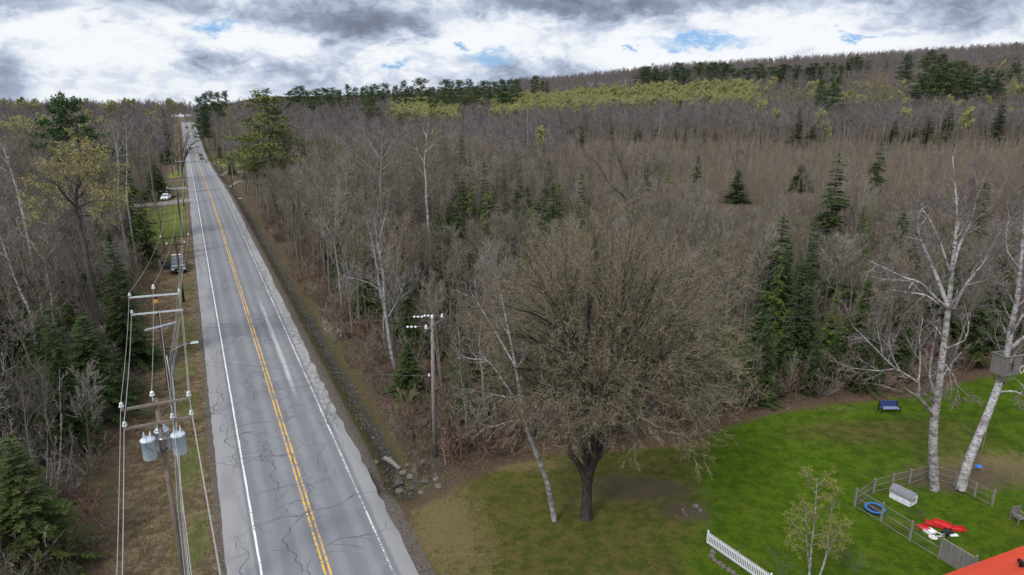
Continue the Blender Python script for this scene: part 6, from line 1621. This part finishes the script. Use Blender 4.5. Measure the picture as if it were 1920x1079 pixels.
# picket fence
p0, p1 = GP(1324.5, 1019), GP(1414, 1083); d = p1-p0; d.z = 0; L1 = d.length; d.normalize(); a = math.atan2(d.y, d.x); Lf = 7.0
o = empty('picket_fence', p0, a, 'white picket fence at the bottom edge of the lawn', 'picket fence')
hf = .85
for z_ in (.12, hf-.18): q = MB(); q.box((Lf/2, .02, z_), (Lf, .05, .09), 'white_paint2'); q.build('rail', o)
for x in (0.02, 2.35, 4.7, 7.0): q = MB(); q.box((x, .07, hf/2), (.09, .09, hf+.1), 'pole_grey' if x == 2.35 else 'white_paint2'); q.build('post', o)
n = int(Lf/.125); pk = MB(); pk.box((0, 0, hf/2+.03), (.06, .022, hf-.04), 'white_paint2'); pk.box((0, 0, hf+.03), (.06, .022, .05), 'white_paint2', top=(.1, 1)); pkm = pk.mesh('picket')
for i in range(n): link('picket', pkm, o, (.06+i*.125, -.022, 0))
# border stones and the small fire pit
def rockmesh(seed, m, s=(1, .8, .55)):
    rg = random.Random(seed); b = MB(); i = b.mi(m); n, k3 = 9, 6; off = [[rg.uniform(.78, 1.15) for _ in range(n)] for _ in range(k3)]
    for j in range(k3):
        ph = math.pi*(j+.35)/(k3-.3)
        for a in range(n):
            t = 6.2832*a/n; r = off[j][a]; b.v.append((math.sin(ph)*math.cos(t)*r*s[0]*.5, math.sin(ph)*math.sin(t)*r*s[1]*.5, math.cos(ph)*r*s[2]*.5))
    for j in range(k3-1):
        for a in range(n): c = (a+1) % n; b.face([j*n+a, (j+1)*n+a, (j+1)*n+c, j*n+c], i)
    b.face(list(range(n)), i); b.face([(k3-1)*n+a for a in range(n)][::-1], i)
    return b.mesh('rock')
RK = [rockmesh(i, 'rock') for i in range(4)]; RD = [rockmesh(10+i, 'rock_dark') for i in range(3)]
rr = random.Random(3)
def stone(name, px, py, w, label, cat='rock', grp=None, dark=False, zo=.1):
    g = GP(px, py); o = link(name, rr.choice(RD if dark else RK), None, g+Vector((0, 0, w*zo))); o.scale = (w,)*3; o.rotation_euler = (0, 0, rr.uniform(0, 6)); return tag(o, label, cat, grp)
for px, py, w, lab, dk in [(790, 798, 1.05, 'big pale boulder left of the lone pole', 0), (799, 793, .7, 'smaller pale rock touching the big boulder', 0), (758, 888, .75, 'pointed pale rock below the grey log', 0), (749, 923, .7, 'flat pale rock lowest in the ditch end', 0), (795, 868, .7, 'round rock at the foot of the lone pole', 0), (780, 885, .8, 'rounded brown rock in the middle of the pile', 0), (771, 896, .75, 'brown rock below the middle of the pile', 0), (750, 907, .95, 'wide dark rock above the flat pale one', 1), (776, 917, .9, 'dark flat rock right of the flat pale one', 1), (800, 905, .8, 'dark rock in the shadowed gully', 1), (818, 900, .6, 'small grey rock in the gully, right end', 0), (706, 869, .5, 'tan stone on the grass left of the log', 0), (766, 854, .5, 'pale slab stone above the log', 0), (822, 914, .7, 'grey rock on the lawn rim of the gully', 0), (790, 926, .55, 'small brown rock on the lawn rim', 0), (765, 873, .45, 'little pale stone beside the pointed rock', 0)]:
    stone('boulder', px, py, w, lab, 'rock', 'rocks at the end of the ditch', dk)
for i, (px, py) in enumerate([(1337, 1036), (1334, 1044), (1340, 1052), (1349, 1058), (1357, 1064), (1366, 1070), (1375, 1076), (1384, 1083)]):
    stone('border_stone', px, py, .42, ('first', 'second', 'third', 'fourth', 'fifth', 'sixth', 'seventh', 'eighth')[i]+' border stone along the picket fence, counted from its end', 'stone', 'border stones along the picket fence')
for i, (px, py, w) in enumerate([(1305, 951, .55), (1314, 959, .4), (1283, 962, .25), (1287, 968, .22), (1298, 962, .5), (1280, 957, .3)]):
    stone('lawn_stone', px, py, w, ('largest pale stone at the bare patch on the lawn', 'second pale stone at the bare patch, right', 'tiny white stone at the bare patch, left', 'tiny white stone at the bare patch, lower', 'dark stone in the middle of the bare patch', 'small stone at the left rim of the bare patch')[i], 'stone', 'stones at the bare patch', i == 4)
# ditch stones: nobody could count them
ds_ = []
for i in range(1500):
    t = rr.uniform(6, 125); n = 7.0+rr.gauss(0, .5)+.35*math.sin(t*.5)+.2*math.sin(t*1.3)
    if rr.random() < .1: n = rr.uniform(5.6, 9.5)
    x, y = XY(t, n); ds_.append((x, y, G(x, y)+.0, rr.uniform(0, 6.28), rr.uniform(.08, .30), rr.choice((0, 4, 5, 6, 4, 5, 6, 4, 5, 6))))
for i in range(200):
    g = GP(rr.uniform(735, 835), rr.uniform(860, 925)); ds_.append((g.x, g.y, g.z, rr.uniform(0, 6.28), rr.uniform(.08, .3), rr.choice((1, 4, 5, 6, 4, 5, 6))))
scatter('ditch_stones', RK+RD, ds_, 'grey rubble stones in the ditch')
# odds and ends on the verges
q = MB(); q.box((0, 0, .05), (1.5, .5, .06), 'white_car', .3); tag(q.build('white_board', None, GP(453, 373)), 'white board lying on the far right verge', 'board')
# grey gate at the right edge
g = GP(1908, 986); o = empty('lawn_chair', g, .2, 'grey wooden chair cut off by the right edge of the picture', 'chair')
for x, y, h in ((0, 0, .62), (.62, 0, .62), (0, .6, 1.05), (.62, .6, 1.05)): q = MB(); q.box((x, y, h/2), (.07, .07, h), 'grey_wood'); q.build('leg', o)
q = MB(); [q.box((.31, .05+.14*i, .42), (.62, .12, .03), 'grey_wood') for i in range(4)]; q.build('seat', o)
q = MB(); [q.box((.07+.12*i, .6, .72), (.1, .03, .62), 'grey_wood') for i in range(5)]; q.build('backrest', o)
for x in (0, .62): q = MB(); q.box((x, .28, .64), (.1, .72, .035), 'grey_wood'); q.build('armrest', o)
# ---------------------------------------------------------------- the house with the red roof
def PZ(px, py, z): r = ray(px, py); t = (z-CAMZ)/r[2]; return Vector((r[0]*t, r[1]*t, z))
e0, e1_ = PZ(1765, 1080, 3.3), PZ(1922, 1023, 3.3); ed = (e1_-e0).normalized(); nd = Vector((ed.y, -ed.x, 0))
if nd.y > 0: nd = -nd
e0 = e0-ed*1.0; Lh = 14; wid = 5.2; rise = 1.9
o = empty('red_roofed_house', (e0.x, e0.y, G(e0.x, e0.y)), math.atan2(ed.y, ed.x), 'house with a bright red roof at the bottom right corner', 'house')
z0 = e0.z-o.location.z; q = MB()   # local: x along eave, y back (away from camera is +y), so roof spans -y
q.poly([(0, 0, z0), (Lh, 0, z0), (Lh, -wid, z0+rise), (0, -wid, z0+rise)][::1], 'roof_red'); q.poly([(0, -wid, z0+rise), (Lh, -wid, z0+rise), (Lh, -2*wid, z0), (0, -2*wid, z0)], 'roof_red')
q.poly([(0, 0, z0-.12), (0, -wid, z0+rise-.12), (Lh, -wid, z0+rise-.12), (Lh, 0, z0-.12)], 'white_paint2'); q.poly([(0, -2*wid, z0-.12), (Lh, -2*wid, z0-.12), (Lh, -wid, z0+rise-.12), (0, -wid, z0+rise-.12)], 'white_paint2')
q.poly([(0, 0, z0-.12), (Lh, 0, z0-.12), (Lh, 0, z0), (0, 0, z0)], 'white_paint2'); q.poly([(0, 0, z0), (0, -wid, z0+rise), (0, -wid, z0+rise-.12), (0, 0, z0-.12)], 'white_paint2'); q.poly([(0, -wid, z0+rise), (0, -2*wid, z0), (0, -2*wid, z0-.12), (0, -wid, z0+rise-.12)], 'white_paint2'); q.build('roof', o)
q = MB(); zi = z0-.28
for y in (-.6, -2*wid+.6): q.box((Lh/2, y, (zi+.05)/2), (Lh-.8, .15, zi+.05), 'wall_cream')
for x in (.5, Lh-.5):
    q.poly([(x, -.6, 0), (x, -2*wid+.6, 0), (x, -2*wid+.6, zi+.05), (x, -wid, zi+rise-.25), (x, -.6, zi+.05)], 'wall_cream')
q.build('wall', o)
for x in (2, 5.5, 9, 12): q = MB(); q.box((x, -.5, zi*.55), (1.1, .06, 1.1), 'glass'); w_ = q.build('window', o); q = MB(); q.box((x, -.47, zi*.55+.59), (1.26, .08, .08), 'white_paint2'); q.box((x, -.47, zi*.55-.59), (1.26, .08, .08), 'white_paint2'); q.build('frame', w_)
vp = PZ(1915, 1062, 3.9); lc = o.matrix_basis.inverted() @ vp
q = MB(); q.tube([(lc.x, lc.y, z0-.1), (lc.x, lc.y, z0+.75), (lc.x-.03, lc.y+.05, z0+.86), (lc.x-.14, lc.y+.1, z0+.9)], .11, 'black', 12); q.build('vent_pipe', o)
# mast on the skyline
mp = P(1224, 119, 760); mz = G(mp.x, mp.y); o = empty('radio_mast', (mp.x, mp.y, mz), 0, 'thin radio mast above the skyline pines', 'mast')
q = MB(); q.tube([(0, 0, 0), (0, 0, mp.z-mz)], [.5, .3], 'steel', 6); q.build('mast', o); q = MB(); q.lathe((0, 0, mp.z-mz-2.5), [(.9, 0), (1.1, .4), (1.1, 2.4), (.8, 2.7)], 'steel', 8); q.build('antenna', o)

drop_unused(SN_+NB+BB+YB+SB+SP_+CE_+PI_+PB_)
